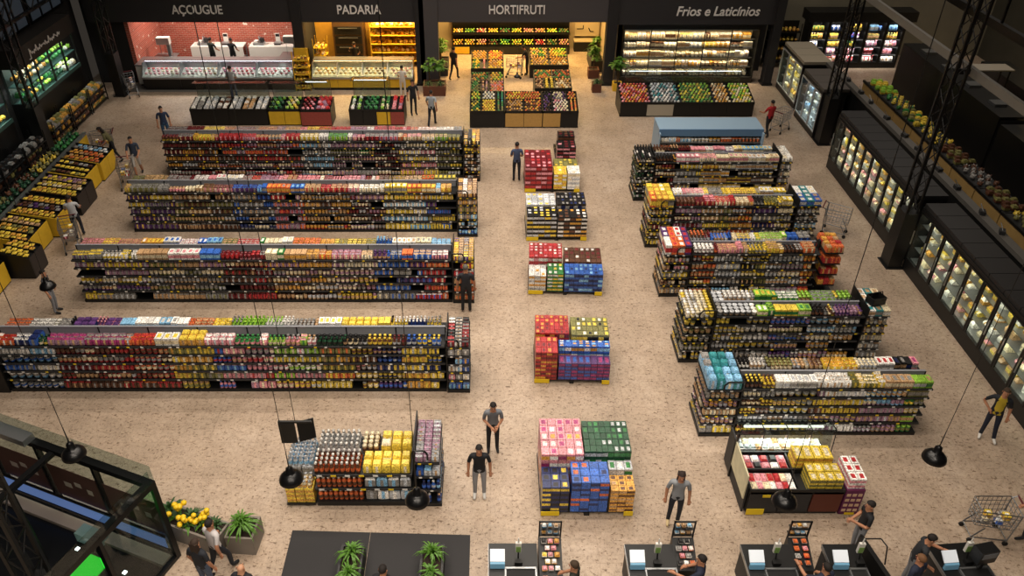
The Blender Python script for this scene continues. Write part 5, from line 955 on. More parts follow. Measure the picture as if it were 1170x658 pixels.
MB().hexa([(kx0, ky1 + .08, 1.44), (kx1 + .1, ky1 + .08, 1.44), (kx1 + .1, ky1 + .5, 1.39), (kx0, ky1 + .5, 1.39)], [(kx0, ky1 + .08, 1.45), (kx1 + .1, ky1 + .08, 1.45), (kx1 + .1, ky1 + .5, 1.4), (kx0, ky1 + .5, 1.4)]).build('glass_top', GLASS, kk)
bxo('lamp_tube', kk, mat('led_soft', '#ffffff', emit='#fff4e0', estr=1.6), kx0 + .15, kx1 - .1, ky1 + .3, ky1 + .36, 1.32, 1.35); area('kiosk_light', ((kx0 + kx1) / 2, ky1 + .3, 1.3), 1.9, .1, 30, (1, .93, .84), (0, 0, 0), 160)
bxo('rear_shelf', kk, BLK, kx0, kx1, ky1 - .0, ky1 + .5, .55, .72)
block('produce_pack', KS, 'front tray of the chilled kiosk', kx0 + .06, kx0 + 1.08, ky0 + .06, ky0 + .58, .725, .15, .25, .1, ['white', 'pink', 'cream', 'red'], r8)
block('produce_pack', KS, 'rear tray of the chilled kiosk', kx0 + .06, kx0 + 1.08, ky0 + .68, ky1 - .08, .725, .2, .26, .12, ['purple', 'black', 'pink', 'red', 'white'], r8)
block('produce_pack', KS, 'glass-guarded rear shelf of the chilled kiosk', kx0 + .06, kx1 - .06, ky1 + .12, ky1 + .46, .722, .15, .17, .12, ['white', 'silver', 'cream', 'white', 'tan'], r8)
block('carton_case', KS, 'front yellow boxes on the chilled kiosk', kx0 + 1.32, kx1 - .06, ky0 + .06, ky0 + .58, .725, .2, .26, .13, ('yellow', 'olive', 'cream'), r8, 2, 3)
block('carton_case', KS, 'rear yellow boxes on the chilled kiosk', kx0 + 1.16, kx1 - .1, ky0 + .68, ky1 - .08, .725, .2, .3, .14, ('yellow', 'amber', 'cream'), r8, 2, 3)
pb = empty('purple_display', label='purple printed display bin with white and red boxes at the kiosk end', cat='display bin'); PUR = mat('purple_print', '#5d1f47', .6)
bxo('front_panel', pb, PUR, 8.08, 8.5, 12.1, 12.13, .05, .85); bxo('body', pb, PUR, 8.08, 8.5, 12.13, 12.9, 0, .85); b = MB()
for i in range(3):
    for j in range(4): b.box(8.11 + i * .13, 8.2 + i * .13, 12.092, 12.1, .14 + j * .17, .22 + j * .17)
o = b.build('printed_motif', mat('print_cream', '#c9a98a', .6), pb); o['kind'] = 'stuff'; bxo('price_tag', pb, TAGY, 8.2, 8.42, 12.085, 12.092, .03, .1)
block('carton_case', KS, 'boxes on the purple display bin', 8.1, 8.48, 12.14, 12.88, .85, .19, .25, .15, ('white', 'pink', 'red'), r8, 2, 2)

# ------------------------------------------------------------------ checkouts
SCRN = mat('screen_pale', '#dfe6ee', .3, emit='#cfe0f2', estr=.12); SCRB = mat('screen_blue', '#6fa3c4', .4)
def checkout(label, k, x, yb, w=.95, rackon=True, rz=0.0, sx=1):
    root = empty('checkout_counter', (x, yb, 0), rz, label=label, cat='checkout', group='checkout counters')
    bxo('body', root, DKG, 0, w, -2.6, 0, 0, .84); bxo('countertop', root, BLK, -.03, w + .03, -2.63, .03, .84, .88); bxo('steel_edge', root, STEEL, -.04, -.03, -2.6, 0, .8, .9)
    bt = bxo('belt', root, RUBBER, .34, w - .04, -2.5, -.62, .88, .895)
    b = MB(); b.box(.3, .33, -2.5, -.6, .88, .93); b.box(w - .03, w, -2.5, -.6, .88, .93); b.box(.3, w, -.62, -.58, .88, .93); b.build('belt_rail', STEEL, root)
    m = empty('register_screen', (.0, 0, 0)); m.parent = root
    bxo('post', m, BLK, .12, .17, -.42, -.36, .88, 1.05)
    MB().hexa([(.0, -.52, 1.02), (.30, -.52, 1.02), (.30, -.32, 1.16), (.0, -.32, 1.16)], [(.0, -.54, 1.05), (.30, -.54, 1.05), (.30, -.34, 1.19), (.0, -.34, 1.19)]).build('display', SCRN, m)
    MB().hexa([(.0, -.60, .895), (.30, -.60, .895), (.30, -.54, .895), (.0, -.54, .895)], [(.0, -.58, 1.02), (.30, -.58, 1.02), (.30, -.54, 1.04), (.0, -.54, 1.04)]).build('bezel', SCRB, m)
    c = empty('card_stand', (0, 0, 0)); c.parent = root
    MB().tube((.58, -.42, .88), (.58, -.36, 1.1), .018).build('arm', BLK, c); bxo('keypad', c, BLK, .5, .66, -.52, -.42, .895, .98); bxo('holder', c, WHT, .52, .64, -.34, -.28, 1.08, 1.36); bxo('leaflet', c, mat('leaflet_green', '#6f8f4a', .6), .53, .63, -.352, -.342, 1.1, 1.26); MB().tube((.58, -.31, 1.36), (.58, -.31, 1.5), .02, .012).build('beacon', WHT, c)
    return root
cx = [(.0, 10.62), (2.86, 10.6), (5.3, 10.6), (7.02, 10.6), (9.22, 10.58)]
for k, (x, y) in enumerate(cx):
    checkout(['checkout counter beside the dark mat', 'second checkout counter, before the nearest pallet aisle', 'third checkout counter, below the woman in grey', 'fourth checkout counter, next to the slanted black rail', 'last checkout counter with a cool-lit screen, beside the shopping cart'][k], k, x, y, w=(.95, .95, .95, .68, .95)[k], rz=(0, 0, 0, 0, .08)[k])
def candy_rack(label, phrase, x0, x1, y0, y1, seed, tall=True):
    r = random.Random(seed); root = empty('candy_rack', label=label, cat='rack', group='candy racks at the checkouts')
    bxo('base', root, BLK, x0, x1, y0, y1, 0, .5); MB().hexa([(x0, y0, .5), (x1, y0, .5), (x1, y1, .5), (x0, y1, .5)], [(x0, y0, .68), (x1, y0, .68), (x1, y1, .95), (x0, y1, .95)]).build('sloping_tray', BLK, root)
    if tall:
        b = MB(); b.box(x0, x0 + .03, y1, y1 + .03, 0, 1.45); b.box(x1 - .03, x1, y1, y1 + .03, 0, 1.45); b.box(x0, x1, y1, y1 + .03, 1.42, 1.45); b.build('frame', BLK, root)
        for z in (1.0, 1.2): bxo('shelf', root, BLK, x0 + .03, x1 - .03, y1 + .0, y1 + .14, z - .02, z); bin_fill(phrase, f'upper shelf of {phrase} at {"one" if z < 1.1 else "two"}', x0 + .05, x1 - .05, y1 + .02, y1 + .13, z, z, 'produce_pack', ['amber', 'tan', 'white', 'light blue'], .1, r)
    bin_fill(phrase, f'{phrase}', x0 + .04, x1 - .04, y0 + .04, y1 - .06, .7, .95, 'produce_pack', ['yellow', 'amber', 'white', 'black', 'pink'] if seed % 2 else ['red', 'orange', 'white', 'pink', 'grey', 'black'], .12, r, flat=.6)
candy_rack('black candy rack with yellow sweets beside the first checkout', 'first candy rack', 1.02, 1.5, 10.0, 10.75, 91); candy_rack('black candy rack with red and pink sweets beside the second checkout', 'second candy rack', 3.84, 4.3, 10.12, 10.75, 92); candy_rack('black candy rack with white and red packs beside the third checkout', 'third candy rack', 6.28, 6.72, 10.12, 10.75, 94)
# bag dispensers standing on the counters
for k, (x, y) in ((2, (9.98, 9.98)),):
    o = empty('pack_display', (x, y, 0), .1 * k, label=['black pack display standing behind the second candy rack', 'black pack display standing behind the third candy rack', 'black pack display on the last checkout counter'][k], cat='display', group='small pack displays'); z0 = .935
    bxo('stand', o, BLK, -.04, .04, 0, .08, z0, z0 + .27); h = 1.15
    bxo('box', o, BLK, -.2, .2, -.05, .2, h + .03, h + .38); bxo('insert', o, mat('insert_grey', '#6b7075', .5), -.16, .16, -.06, -.05, h + .2, h + .34)
sr = empty('slanted_rail', label='slanted black queue rail beside the fourth checkout', cat='railing'); p0, p1 = G(984, 612, 1.0), G(1018, 662, 1.0)
dv = (p1 - p0); dv.z = 0; nv = Vector((-dv.y, dv.x, 0)).normalized() * .05
MB().hexa([tuple(p0 - nv - Vector((0, 0, .5))), tuple(p0 + nv - Vector((0, 0, .5))), tuple(p1 + nv - Vector((0, 0, .5))), tuple(p1 - nv - Vector((0, 0, .5)))], [tuple(p0 - nv), tuple(p0 + nv), tuple(p1 + nv), tuple(p1 - nv)]).build('rail_panel', BLK, sr)
for q in (p0, p1): MB().tube((q.x, q.y, 0), (q.x, q.y, 1.02), .03).build('post', BLK, sr)
lp = G(1003, 618, .0); MB().path([(p0.x, p0.y, .9), (p0.x + .45, p0.y + .0, .9), (p0.x + .5, p0.y - .2, .9), (p0.x + .5, p0.y - .35, .5)], .015).build('side_hoop', BLK, sr)

# ------------------------------------------------------------------ mat, planters, plants
MATM = mat('mat_charcoal', '#2b2a2b', .85, noise=.12, nscale=30)
em = empty('entrance_mat', label='large charcoal mat beside the first checkout', cat='mat')
for k, (a, b_) in enumerate((((-4.5, 11.66), (-2.72, 11.6)), ((-2.71, 11.6), (-.45, 11.53)))):
    MB().hexa([(a[0], a[1] - 2.4, .001), (b_[0], b_[1] - 2.4, .001), (b_[0], b_[1], .001), (a[0], a[1], .001)], [(a[0], a[1] - 2.4, .014), (b_[0], b_[1] - 2.4, .014), (b_[0], b_[1], .014), (a[0], a[1], .014)]).build('mat_panel', MATM, em)
LEAF = mat('leaf_green', '#4a7420', .5, noise=.35, nscale=8); LEAFD = mat('leaf_dark', '#2c4a22', .55, noise=.3, nscale=8); SOIL = mat('soil', '#2a1e16', .9); CONC = mat('planter_concrete', '#7b736a', .8, noise=.15, nscale=4); FLY = mat('flower_yellow', '#e0b91c', .5, noise=.15, nscale=20)
def rosette(b, c, n, ln, w, r, up=.55, m=0):
    for k in range(n):
        a = r.uniform(0, 6.283); e = r.uniform(.15, 1.0); L = ln * r.uniform(.7, 1.1); d = Vector((math.cos(a), math.sin(a), 0)); s = Vector((-d.y, d.x, 0)) * w
        pts = [Vector(c), Vector(c) + d * (L * .35 * e) + Vector((0, 0, L * up * (1.1 - .4 * e))), Vector(c) + d * (L * .75 * e) + Vector((0, 0, L * up * (1.35 - .8 * e))), Vector(c) + d * (L * 1.05 * e) + Vector((0, 0, L * up * (1.4 - 1.35 * e)))]
        v = []
        for q, ww in zip(pts, (.5, 1, .8, .05)): v += [tuple(q - s * ww), tuple(q + s * ww)]
        b.add(v, [(0, 1, 3, 2), (2, 3, 5, 4), (4, 5, 7, 6)], None, m)
def planter(label, x, y, sx, sy, h, rz, plants, seed, m=BLK):
    r = random.Random(seed); root = empty('planter_box', (x, y, 0), rz, label=label, cat='planter', group='planter boxes')
    b = MB(); t = .05
    b.box(-sx / 2, sx / 2, -sy / 2, -sy / 2 + t, .0, h); b.box(-sx / 2, sx / 2, sy / 2 - t, sy / 2, .0, h); b.box(-sx / 2, -sx / 2 + t, -sy / 2 + t, sy / 2 - t, .0, h); b.box(sx / 2 - t, sx / 2, -sy / 2 + t, sy / 2 - t, .0, h); b.box(-sx / 2 + t, sx / 2 - t, -sy / 2 + t, sy / 2 - t, 0, .05)
    b.build('pot', m, root); bxo('soil', root, SOIL, -sx / 2 + t, sx / 2 - t, -sy / 2 + t, sy / 2 - t, .05, h - .06)
    for kind, px, py, s in plants:
        b = MB(); c = (px, py, h - .07)
        if kind == 'spiky': rosette(b, c, 80, .55 * s, .022 * s, r, .7); b.build('spiky_plant', LEAF, root)
        elif kind == 'fern': rosette(b, c, 40, .45 * s, .022 * s, r, .5); b.build('fern_plant', LEAFD, root)
        elif kind == 'tree':
            st = MB().tube((px, py, h - .07), (px, py, h + 1.1 * s), .03, .02).build('stem', mat('bark', '#4b3a26', .8), root); q = MB()
            for k in range(6): rosette(q, (px + r.uniform(-.2, .2) * s, py + r.uniform(-.2, .2) * s, h + r.uniform(.5, 1.1) * s), 22, .45 * s, .05 * s, r, .5)
            q.build('foliage', LEAF, root)
        elif kind == 'flower':
            rosette(b, c, 14, .3 * s, .03 * s, r, .5, 0)
            for k in range(9):
                a = r.uniform(0, 6.28); d = r.uniform(0, .2) * s; b.ball((px + d * math.cos(a), py + d * math.sin(a), h + r.uniform(.12, .3) * s), .065 * s, .065 * s, .05 * s, 6, 4, None, 1)
            b.build('yellow_flower_plant', [LEAF, FLY], root)
    return root
p = G(402, 662); planter('square black planter with a spiky green plant on the mat, nearer the glass room', p.x, p.y, .5, 1.1, .45, 0, [('spiky', 0, .3, .72), ('spiky', 0, -.2, .66)], 1).location.z = .015
p = G(494, 662); planter('square black planter with a spiky green plant on the mat, nearer the checkout', p.x, p.y, .5, 1.1, .45, 0, [('spiky', 0, .3, .72), ('spiky', 0, -.2, .66)], 2).location.z = .015
a, b_ = G(197, 612), G(252, 632); an = math.atan2(b_.y - a.y, b_.x - a.x)
planter('concrete planter crowded with yellow flowers against the glass room', (a.x + b_.x) / 2 - .1, (a.y + b_.y) / 2 + .25, 1.7, .55, .5, an, [('fern', -.6, .05, 1.1), ('flower', -.3, 0, 1.15), ('fern', 0, .08, 1.0), ('flower', .05, -.1, 1.0), ('flower', .35, .05, 1.1), ('fern', .6, .08, .9)], 3, CONC)
p = G(276, 632); planter('concrete planter with one spiky green plant next to the bald person', p.x + .05, p.y + .28, .62, .62, .55, an + .3, [('spiky', 0, 0, .95)], 4, CONC)
# planting at the produce entrance
planter('brown planter with leafy trees beside the bakery column', -2.75, 38.1, 1.1, .9, .5, 0, [('tree', -.25, .1, 1.0), ('tree', .25, .15, .9), ('fern', -.3, -.25, 1.0), ('fern', .3, -.25, 1.0)], 5, mat('terracotta', '#5a3424', .7))
planter('terracotta planter of green shrubs at the produce side wall', 5.35, 40.3, .55, .55, .45, 0, [('tree', 0, 0, .9)], 6, mat('terracotta', '#5a3424', .7)); planter('terracotta pot in front of the produce column', 5.3, 38.3, .45, .45, .45, 0, [('fern', 0, 0, 1.0), ('fern', .05, .05, .8)], 7, mat('terracotta', '#5a3424', .7))
planter('yellow pot with a tall green shrub by the dairy case', 6.35, 38.5, .45, .45, .4, 0, [('tree', 0, 0, 1.1)], 8, YELP); planter('dark planter of shrubs deep in the produce section', -2.6, 41.2, .8, 1.6, .5, 0, [('tree', 0, .4, .9), ('tree', 0, -.4, .9)], 9, DKG)
planter('dark planter of green shrubs along the produce side wall', 5.6, 42.0, .6, 2.0, .6, 0, [('fern', 0, -.6, 1.3), ('tree', 0, 0, .8), ('fern', 0, .6, 1.3)], 10, DKG)
# orange bag hooks at the middle short unit, bags on the fourth unit
oe = empty('bag_tree', label='stand hung with orange snack bags at the far end of the middle short unit', cat='stand'); bxo('base', oe, BLK, 10.35, 11.0, 20.85, 21.9, 0, .08); bxo('post', oe, BLK, 10.35, 10.4, 21.3, 21.45, .08, 1.75); r9 = random.Random(99)
for z in (.45, .85, 1.25, 1.65):
    bxo('arm_board', oe, BLK, 10.4, 11.0, 20.9, 21.85, z - .12, z - .1)
    block('pouch', 'orange bag stand', f'bag stand tier {ordinal(int(z/.4))}', 10.45, 11.0, 20.92, 21.83, z - .1, .19, .23, .24, ['orange', 'red', 'orange', 'amber', 'tan'], r9)
for k, (px, py, z) in enumerate(((985, 335, 1.58), (325, 495, 1.45))): pass

# ------------------------------------------------------------------ pendant lamps
BULB = mat('bulb', '#ffffff', emit='#ffe2b8', estr=3.0)
def pendant(label, px, py, z=3.0, s=1.0):
    p = G(px, py, z); root = empty('pendant_lamp', p, label=label, cat='lamp', group='black pendant lamps'); prof = [(.235, 0), (.235, .02), (.22, .08), (.16, .15), (.1, .19), (.075, .2), (.07, .32), (.03, .36)]
    b = MB(); b.lathe([(r_ * s, z_ * s) for r_, z_ in prof], 20, cap=False); b.lathe([(r_ * s * .95, z_ * s) for r_, z_ in prof[:5]], 20, cap=False); b.build('shade', mat('lamp_black', '#0c0c0d', .3), root)
    MB().ball((0, 0, .1 * s), .05 * s).build('bulb', BULB, root); MB().tube((0, 0, .16 * s), (0, 0, .36 * s), .03 * s).build('socket', BLK, root)
    MB().tube((0, 0, .36 * s), (0, 0, .75 * s), .014, .01).build('strain_relief', BLK, root); MB().tube((0, 0, .75 * s), (0, 0, 17.99 - z), .007).build('cord', BLK, root)
pendant('black pendant lamp on a long cord over the open floor by the freezers', 1067, 524); pendant('black pendant lamp in front of the chilled kiosk', 896, 574); pendant('black pendant lamp low over the promotion shelf end', 477, 572); pendant('black pendant lamp over the yellow crates', 333, 548); pendant('black pendant lamp over the glass room edge', 85, 520, 3.2); pendant('black pendant lamp beside the far end of the second long unit', 55, 328, 2.6, .9); pendant('small black pendant lamp inside the produce section', 591, 88, 2.4, .6)

# ------------------------------------------------------------------ glass room
A, Bq, Cq = Vector((-6.82, 11.0, 0)), Vector((-11.6, 12.92, 0)), Vector((-7.75, 8.7, 0))
u = (Bq - A).normalized(); v = Vector((u.y, -u.x, 0)); v = v if v.y < 0 else -v
gr = empty('glass_room', label='glass-walled room with black frames at the front corner', cat='glass room'); FR_M = mat('frame_black', '#121213', .35, .3)
def gbox(name, m, a0, a1, b0, b1, z0, z1):
    """a along the long wall, b into the room"""
    P = lambda a, b, z: tuple(A + u * a + v * b + Vector((0, 0, z)))
    return MB().hexa([P(a0, b0, z0), P(a1, b0, z0), P(a1, b1, z0), P(a0, b1, z0)], [P(a0, b0, z1), P(a1, b0, z1), P(a1, b1, z1), P(a0, b1, z1)]).build(name, m, gr)
LW, SW, TZ = 6.5, 4.5, 2.3
gbox('top_beam', FR_M, 0, LW, 0, .16, TZ, TZ + .14); gbox('top_beam', FR_M, 0, .16, .16, SW, TZ, TZ + .14); gbox('sill', FR_M, 0, LW, 0, .12, 0, .1); gbox('sill', FR_M, 0, .12, .12, SW, 0, .1)
for a in (0, 1.6, 3.2, 4.8): gbox('mullion', FR_M, a, a + .08, 0, .12, .1, TZ)
for q in (1.5, 3.0): gbox('mullion', FR_M, 0, .12, q, q + .08, .1, TZ)
for k in range(4): gbox('pane', GLASS, .1 + 1.6 * k, 1.58 + 1.6 * k, .05, .06, .1, TZ)
for k in range(4): gbox('window_film', mat('film_brown', '#4a302a', .6, noise=.35, nscale=2.5), .12 + 1.6 * k, 1.56 + 1.6 * k, .065, .07, .75, 1.75)
for k in range(4):
    for j in range(3): gbox('film_mark', mat('film_mark', '#9a8f86', .6), .4 + 1.6 * k + .3 * j, .55 + 1.6 * k + .33 * j, .071, .074, 1.15 + .12 * (j % 2), 1.3 + .1 * (j % 2))
for k in range(3): gbox('pane', GLASS, .05, .06, .14 + 1.5 * k, 1.46 + 1.5 * k, .1, TZ)
for k in range(3): gbox('parapet_pane', GLASS, .02 + 2.1 * k, 2.08 + 2.1 * k, .0, .012, TZ + .14, TZ + .55)
gbox('parapet_pane', GLASS, .0, .012, .1, 3.0, TZ + .14, TZ + .5)
gbox('floor_panel', mat('room_floor', '#0b0c0e', .35), .14, LW, .42, SW, .002, .03)
gbox('inner_ledge', mat('ledge_stone', '#8a7f75', .6), .14, LW, .14, .42, .002, .12); gbox('inner_rail', FR_M, .12, LW, .12, .16, .26, .34); gbox('inner_rail', FR_M, .12, LW, .12, .16, .72, .78)
gbox('light_band', mat('light_band', '#5c74a6', .5, emit='#6f8fd0', estr=.35), .16, LW, .125, .14, .35, .71)
def rc(x, y): q = G(x, y) - A; return q.dot(u), q.dot(v)
ga, gb = rc(110, 643); gbox('green_panel', mat('green_lit', '#1fae2a', .4, emit='#25d033', estr=.8), ga - .3, ga + .3, gb - .1, gb + .55, .031, .07)
for x, y in ((89, 628), (143, 655)): ga, gb = rc(x, y); gbox('floor_light', mat('white_spot', '#ffffff', emit='#ffffff', estr=8), ga - .04, ga + .04, gb - .04, gb + .04, .031, .04)
ga, gb = rc(112, 612); gbox('side_counter', mat('pale_teal', '#6f8a86', .4), ga - .35, ga + .3, gb - .0, gb + .3, .03, .3); gbox('ceiling_slab', FR_M, 4.2, LW, 2.2, SW, TZ, TZ + .1)
gbox('column_post', FR_M, 2.6, 2.7, 1.2, 1.3, .03, TZ); gbox('cross_beam', FR_M, 2.55, 2.68, .16, SW, TZ, TZ + .1)
gbox('vent_box', STEEL, 3.2, 4.2, .02, .3, TZ + .14, TZ + .3)

bk = empty('wire_basket', (10.76, 18.0, 1.8), .3, label='black shopping basket lying on top of the second short unit far end', cat='basket')
b = MB(); b.box(-.2, .2, -.14, .14, .0, .02); b.build('bottom', BLK, bk)
for nm, q in (('long_side', (-.21, .21, -.16, -.14, 0, .22)), ('long_side', (-.21, .21, .14, .16, 0, .22)), ('short_side', (-.22, -.2, -.14, .14, 0, .22)), ('short_side', (.2, .22, -.14, .14, 0, .22))): bxo(nm, bk, BLK, *q)
MB().path([(-.2, 0, .22), (-.15, 0, .34), (.15, 0, .34), (.2, 0, .22)], .012).build('handle', BLK, bk)
# ------------------------------------------------------------------ people
def seg_dist(p, a, b):
    ab = b - a; t = np.clip(((p - a) @ ab) / max(ab @ ab, 1e-9), 0, 1); q = a + t[:, None] * ab; return np.linalg.norm(p - q, axis=1), t
def person(label, px, py, face, shirt, legs, hair='#1b1512', pose='stand', skin='#a9775a', shoes='#1a1a1c', h=1.70, sleeve=.6, z=0.0, style='short', loc=None, lean=0.0, legcut=1.0, head=None, inner=None):
    """face: heading in degrees, 0 looks towards the viewer, 90 to the picture's right, 180 away"""
    k = h / 1.72; V = lambda *a: np.array(a, float)
    J = dict(pel=V(0, 0, .95), wai=V(0, .01, 1.08), che=V(0, .01, 1.30), nek=V(0, .0, 1.46), hea=V(0, -.02, 1.56), top=V(0, -.015, 1.66))
    for s, n in ((-1, 'l'), (1, 'r')):
        J['sh' + n] = V(s * .185, .01, 1.39); J['hi' + n] = V(s * .095, 0, .90); J['kn' + n] = V(s * .105, -.02, .50); J['an' + n] = V(s * .11, .02, .085); J['to' + n] = V(s * .125, -.16, .04)
        J['el' + n] = V(s * .25, .03, 1.12); J['wr' + n] = V(s * .26, -.05, .88)
    if pose == 'phone':
        J['elr'] = V(.23, -.02, 1.11); J['wrr'] = V(.10, -.27, 1.16); J['ell'] = V(-.23, .0, 1.11); J['wrl'] = V(-.05, -.25, 1.08)
    elif pose == 'push':
        for s, n in ((-1, 'l'), (1, 'r')): J['el' + n] = V(s * .24, -.12, 1.12); J['wr' + n] = V(s * .2, -.40, 1.05)
        J['knl'] = V(-.1, -.16, .52); J['anl'] = V(-.1, -.12, .085); J['tol'] = V(-.11, -.3, .04); J['knr'] = V(.1, .05, .5); J['anr'] = V(.1, .25, .11); J['tor'] = V(.1, .09, .04)
    elif pose == 'walk':
        J['knl'] = V(-.1, -.18, .52); J['anl'] = V(-.1, -.2, .085); J['tol'] = V(-.11, -.38, .04); J['knr'] = V(.1, .06, .5); J['anr'] = V(.1, .3, .12); J['tor'] = V(.1, .14, .04)
        J['ell'] = V(-.25, .14, 1.14); J['wrl'] = V(-.25, .1, .9); J['elr'] = V(.25, -.08, 1.13); J['wrr'] = V(.24, -.24, .95)
    elif pose == 'reach':
        J['elr'] = V(.26, -.2, 1.2); J['wrr'] = V(.22, -.46, 1.22); J['ell'] = V(-.25, -.05, 1.12); J['wrl'] = V(-.2, -.26, 1.0)
    elif pose == 'hips':
        J['ell'] = V(-.36, .06, 1.14); J['wrl'] = V(-.2, -.04, 1.0); J['knr'] = V(.13, -.03, .5); J['anr'] = V(.2, -.02, .085); J['tor'] = V(.26, -.19, .04)
    if lean:
        c, s_ = math.cos(R(lean)), math.sin(R(lean)); piv = V(0, 0, .95)
        for n in ('wai', 'che', 'nek', 'hea', 'top', 'shl', 'shr', 'ell', 'elr', 'wrl', 'wrr'):
            d = J[n] - piv; f = .5 if n == 'wai' else 1.0; cc, ss = math.cos(R(lean) * f), math.sin(R(lean) * f); J[n] = piv + V(d[0], d[1] * cc - d[2] * ss, d[1] * ss + d[2] * cc)
    rad = dict(pel=(.15, .115), wai=(.135, .105), che=(.165, .115), nek=(.058, .058), hea=(.078, .09), top=(.07, .085), sh=(.062, .062), el=(.046, .046), wr=(.032, .03), hi=(.088, .09), kn=(.06, .06), an=(.044, .05), to=(.045, .03))
    edges = [('pel', 'wai'), ('wai', 'che'), ('che', 'nek'), ('nek', 'hea'), ('hea', 'top')]
    for n in 'lr': edges += [('che', 'sh' + n), ('sh' + n, 'el' + n), ('el' + n, 'wr' + n), ('pel', 'hi' + n), ('hi' + n, 'kn' + n), ('kn' + n, 'an' + n), ('an' + n, 'to' + n)]
    names = list(J); me = bpy.data.meshes.new('person'); me.from_pydata([tuple(J[n] * k) for n in names], [(names.index(a), names.index(b)) for a, b in edges], [])
    o = bpy.data.objects.new('person', me); C.objects.link(o); md = o.modifiers.new('skin', 'SKIN'); md.use_smooth_shade = True; sub = o.modifiers.new('sub', 'SUBSURF'); sub.levels = 1; sub.render_levels = 1
    for i, n in enumerate(names):
        sv = me.skin_vertices[0].data[i]; rr = rad.get(n) or rad[n[:2]]; sv.radius = (rr[0] * k, rr[1] * k); sv.use_root = n == 'pel'
    bpy.context.view_layer.update(); dg = bpy.context.evaluated_depsgraph_get(); nm = bpy.data.meshes.new_from_object(o.evaluated_get(dg)); bpy.data.objects.remove(o); bpy.data.meshes.remove(me)
    # clothing regions by the nearest limb
    P = np.array([p.center for p in nm.polygons]) / k; best = np.full(len(P), 9.); reg = np.zeros(len(P), int)
    for a, b in edges:
        d, t = seg_dist(P, J[a], J[b]); r1 = (rad.get(a) or rad[a[:2]])[0]; r2 = (rad.get(b) or rad[b[:2]])[0]; d = d - (r1 + (r2 - r1) * t) * .9; q = a[:2] + b[:2]
        if (a, b) in (('pel', 'wai'), ('wai', 'che')) or q.startswith('chsh'): g = np.ones(len(P), int)
        elif (a, b) == ('che', 'nek'): g = np.where(t < .72, 1, 0)
        elif q == 'shel': g = np.where(t < max(sleeve, .01) * 1.3, 1, 0) if sleeve < 1 else np.ones(len(P), int)
        elif q == 'elwr': g = np.where(t < (sleeve - 1) * 2.0, 1, 0)
        elif q in ('pehi', 'hikn'): g = np.full(len(P), 2)
        elif q == 'knan': g = np.where(t < legcut, 2, 0) if legcut < 1 else np.where(t < .93, 2, 3)
        elif q == 'anto': g = np.full(len(P), 3)
        else: g = np.zeros(len(P), int)
        m = d < best; best[m] = d[m]; reg[m] = g[m]
    low = (reg == 1) & (P[:, 2] < .88); reg[low] = 2
    if inner: reg[(reg == 1) & (np.abs(P[:, 0]) < .085) & (P[:, 1] < 0)] = 4
    tone = lambda c, nme: mat(f'{nme}_{c[1:]}', c, .8 if nme != 'skin' else .55, noise=.08 if nme != 'skin' else 0, nscale=9)
    for m in (tone(skin, 'skin'), tone(shirt, 'cloth'), tone(legs, 'cloth'), tone(shoes, 'shoe')) + ((tone(inner, 'cloth'),) if inner else ()): nm.materials.append(m)
    nm.polygons.foreach_set('material_index', reg.tolist()); nm.polygons.foreach_set('use_smooth', [True] * len(reg))
    # hands: palm and five bent fingers joined onto the wrists
    b = MB(); b.v = [tuple(v.co) for v in nm.vertices]; b.f = [tuple(p.vertices) for p in nm.polygons]; b.m = reg.tolist(); b.sm = [True] * len(reg); b.c = [None] * len(reg)
    for n, s in (('l', -1), ('r', 1)):
        w = Vector(J['wr' + n]); d = (w - Vector(J['el' + n])).normalized(); side = d.cross(Vector((0, 0, 1))); side = side.normalized() if side.length > .05 else Vector((1, 0, 0)); nrm = d.cross(side).normalized()
        pc = w + d * .05; b.tube((w - d * .01) * k, (w + d * .085) * k, .034 * k, .036 * k, 8, None, 0)
        for i, (off, L) in enumerate(((-.027, .062), (-.009, .072), (.009, .068), (.027, .055))):
            p0 = w + d * .085 + side * off; p1 = p0 + d * L * .55 + nrm * .008; p2 = p1 + d * L * .35 + nrm * .025
            b.tube(p0 * k, p1 * k, .0095 * k, .0085 * k, 6, None, 0); b.tube(p1 * k, p2 * k, .0085 * k, .007 * k, 6, None, 0)
        tdir = -s * 1.0 if d.z < -.5 else 1.0; p0 = w + d * .02 + side * .03 * tdir; p1 = p0 + d * .03 + side * .025 * tdir; p2 = p1 + d * .03 + nrm * .01
        b.tube(p0 * k, p1 * k, .011 * k, .010 * k, 6, None, 0); b.tube(p1 * k, p2 * k, .010 * k, .008 * k, 6, None, 0)
    mats = list(nm.materials); body = b.build('person', mats); bpy.data.meshes.remove(nm)
    hc = (Vector(J['hea']) * .4 + Vector(J['top']) * .6) * k; up = (Vector(J['top']) - Vector(J['nek'])).normalized(); rot = Matrix.Rotation(R(lean), 4, 'X')
    f = MB()
    for s in (-1, 1):
        f.ball(tuple(hc + rot @ (Vector((s * .032, -.088, -.012)) * k)), .011 * k, .006 * k, .008 * k, 6, 4, None, 1)
        f.ball(tuple(hc + rot @ (Vector((s * .084, .01, -.02)) * k)), .012 * k, .02 * k, .03 * k, 6, 4, None, 0)
    f.ball(tuple(hc + rot @ (Vector((0, -.1, -.035)) * k)), .012 * k, .016 * k, .02 * k, 6, 4, None, 0); f.ball(tuple(hc + rot @ (Vector((0, -.09, -.072)) * k)), .022 * k, .008 * k, .006 * k, 6, 4, None, 2)
    f.build('face', [tone(skin, 'skin'), mat('eye_dark', '#140f0d', .3), mat('lips', '#8a4a42', .6)], body)
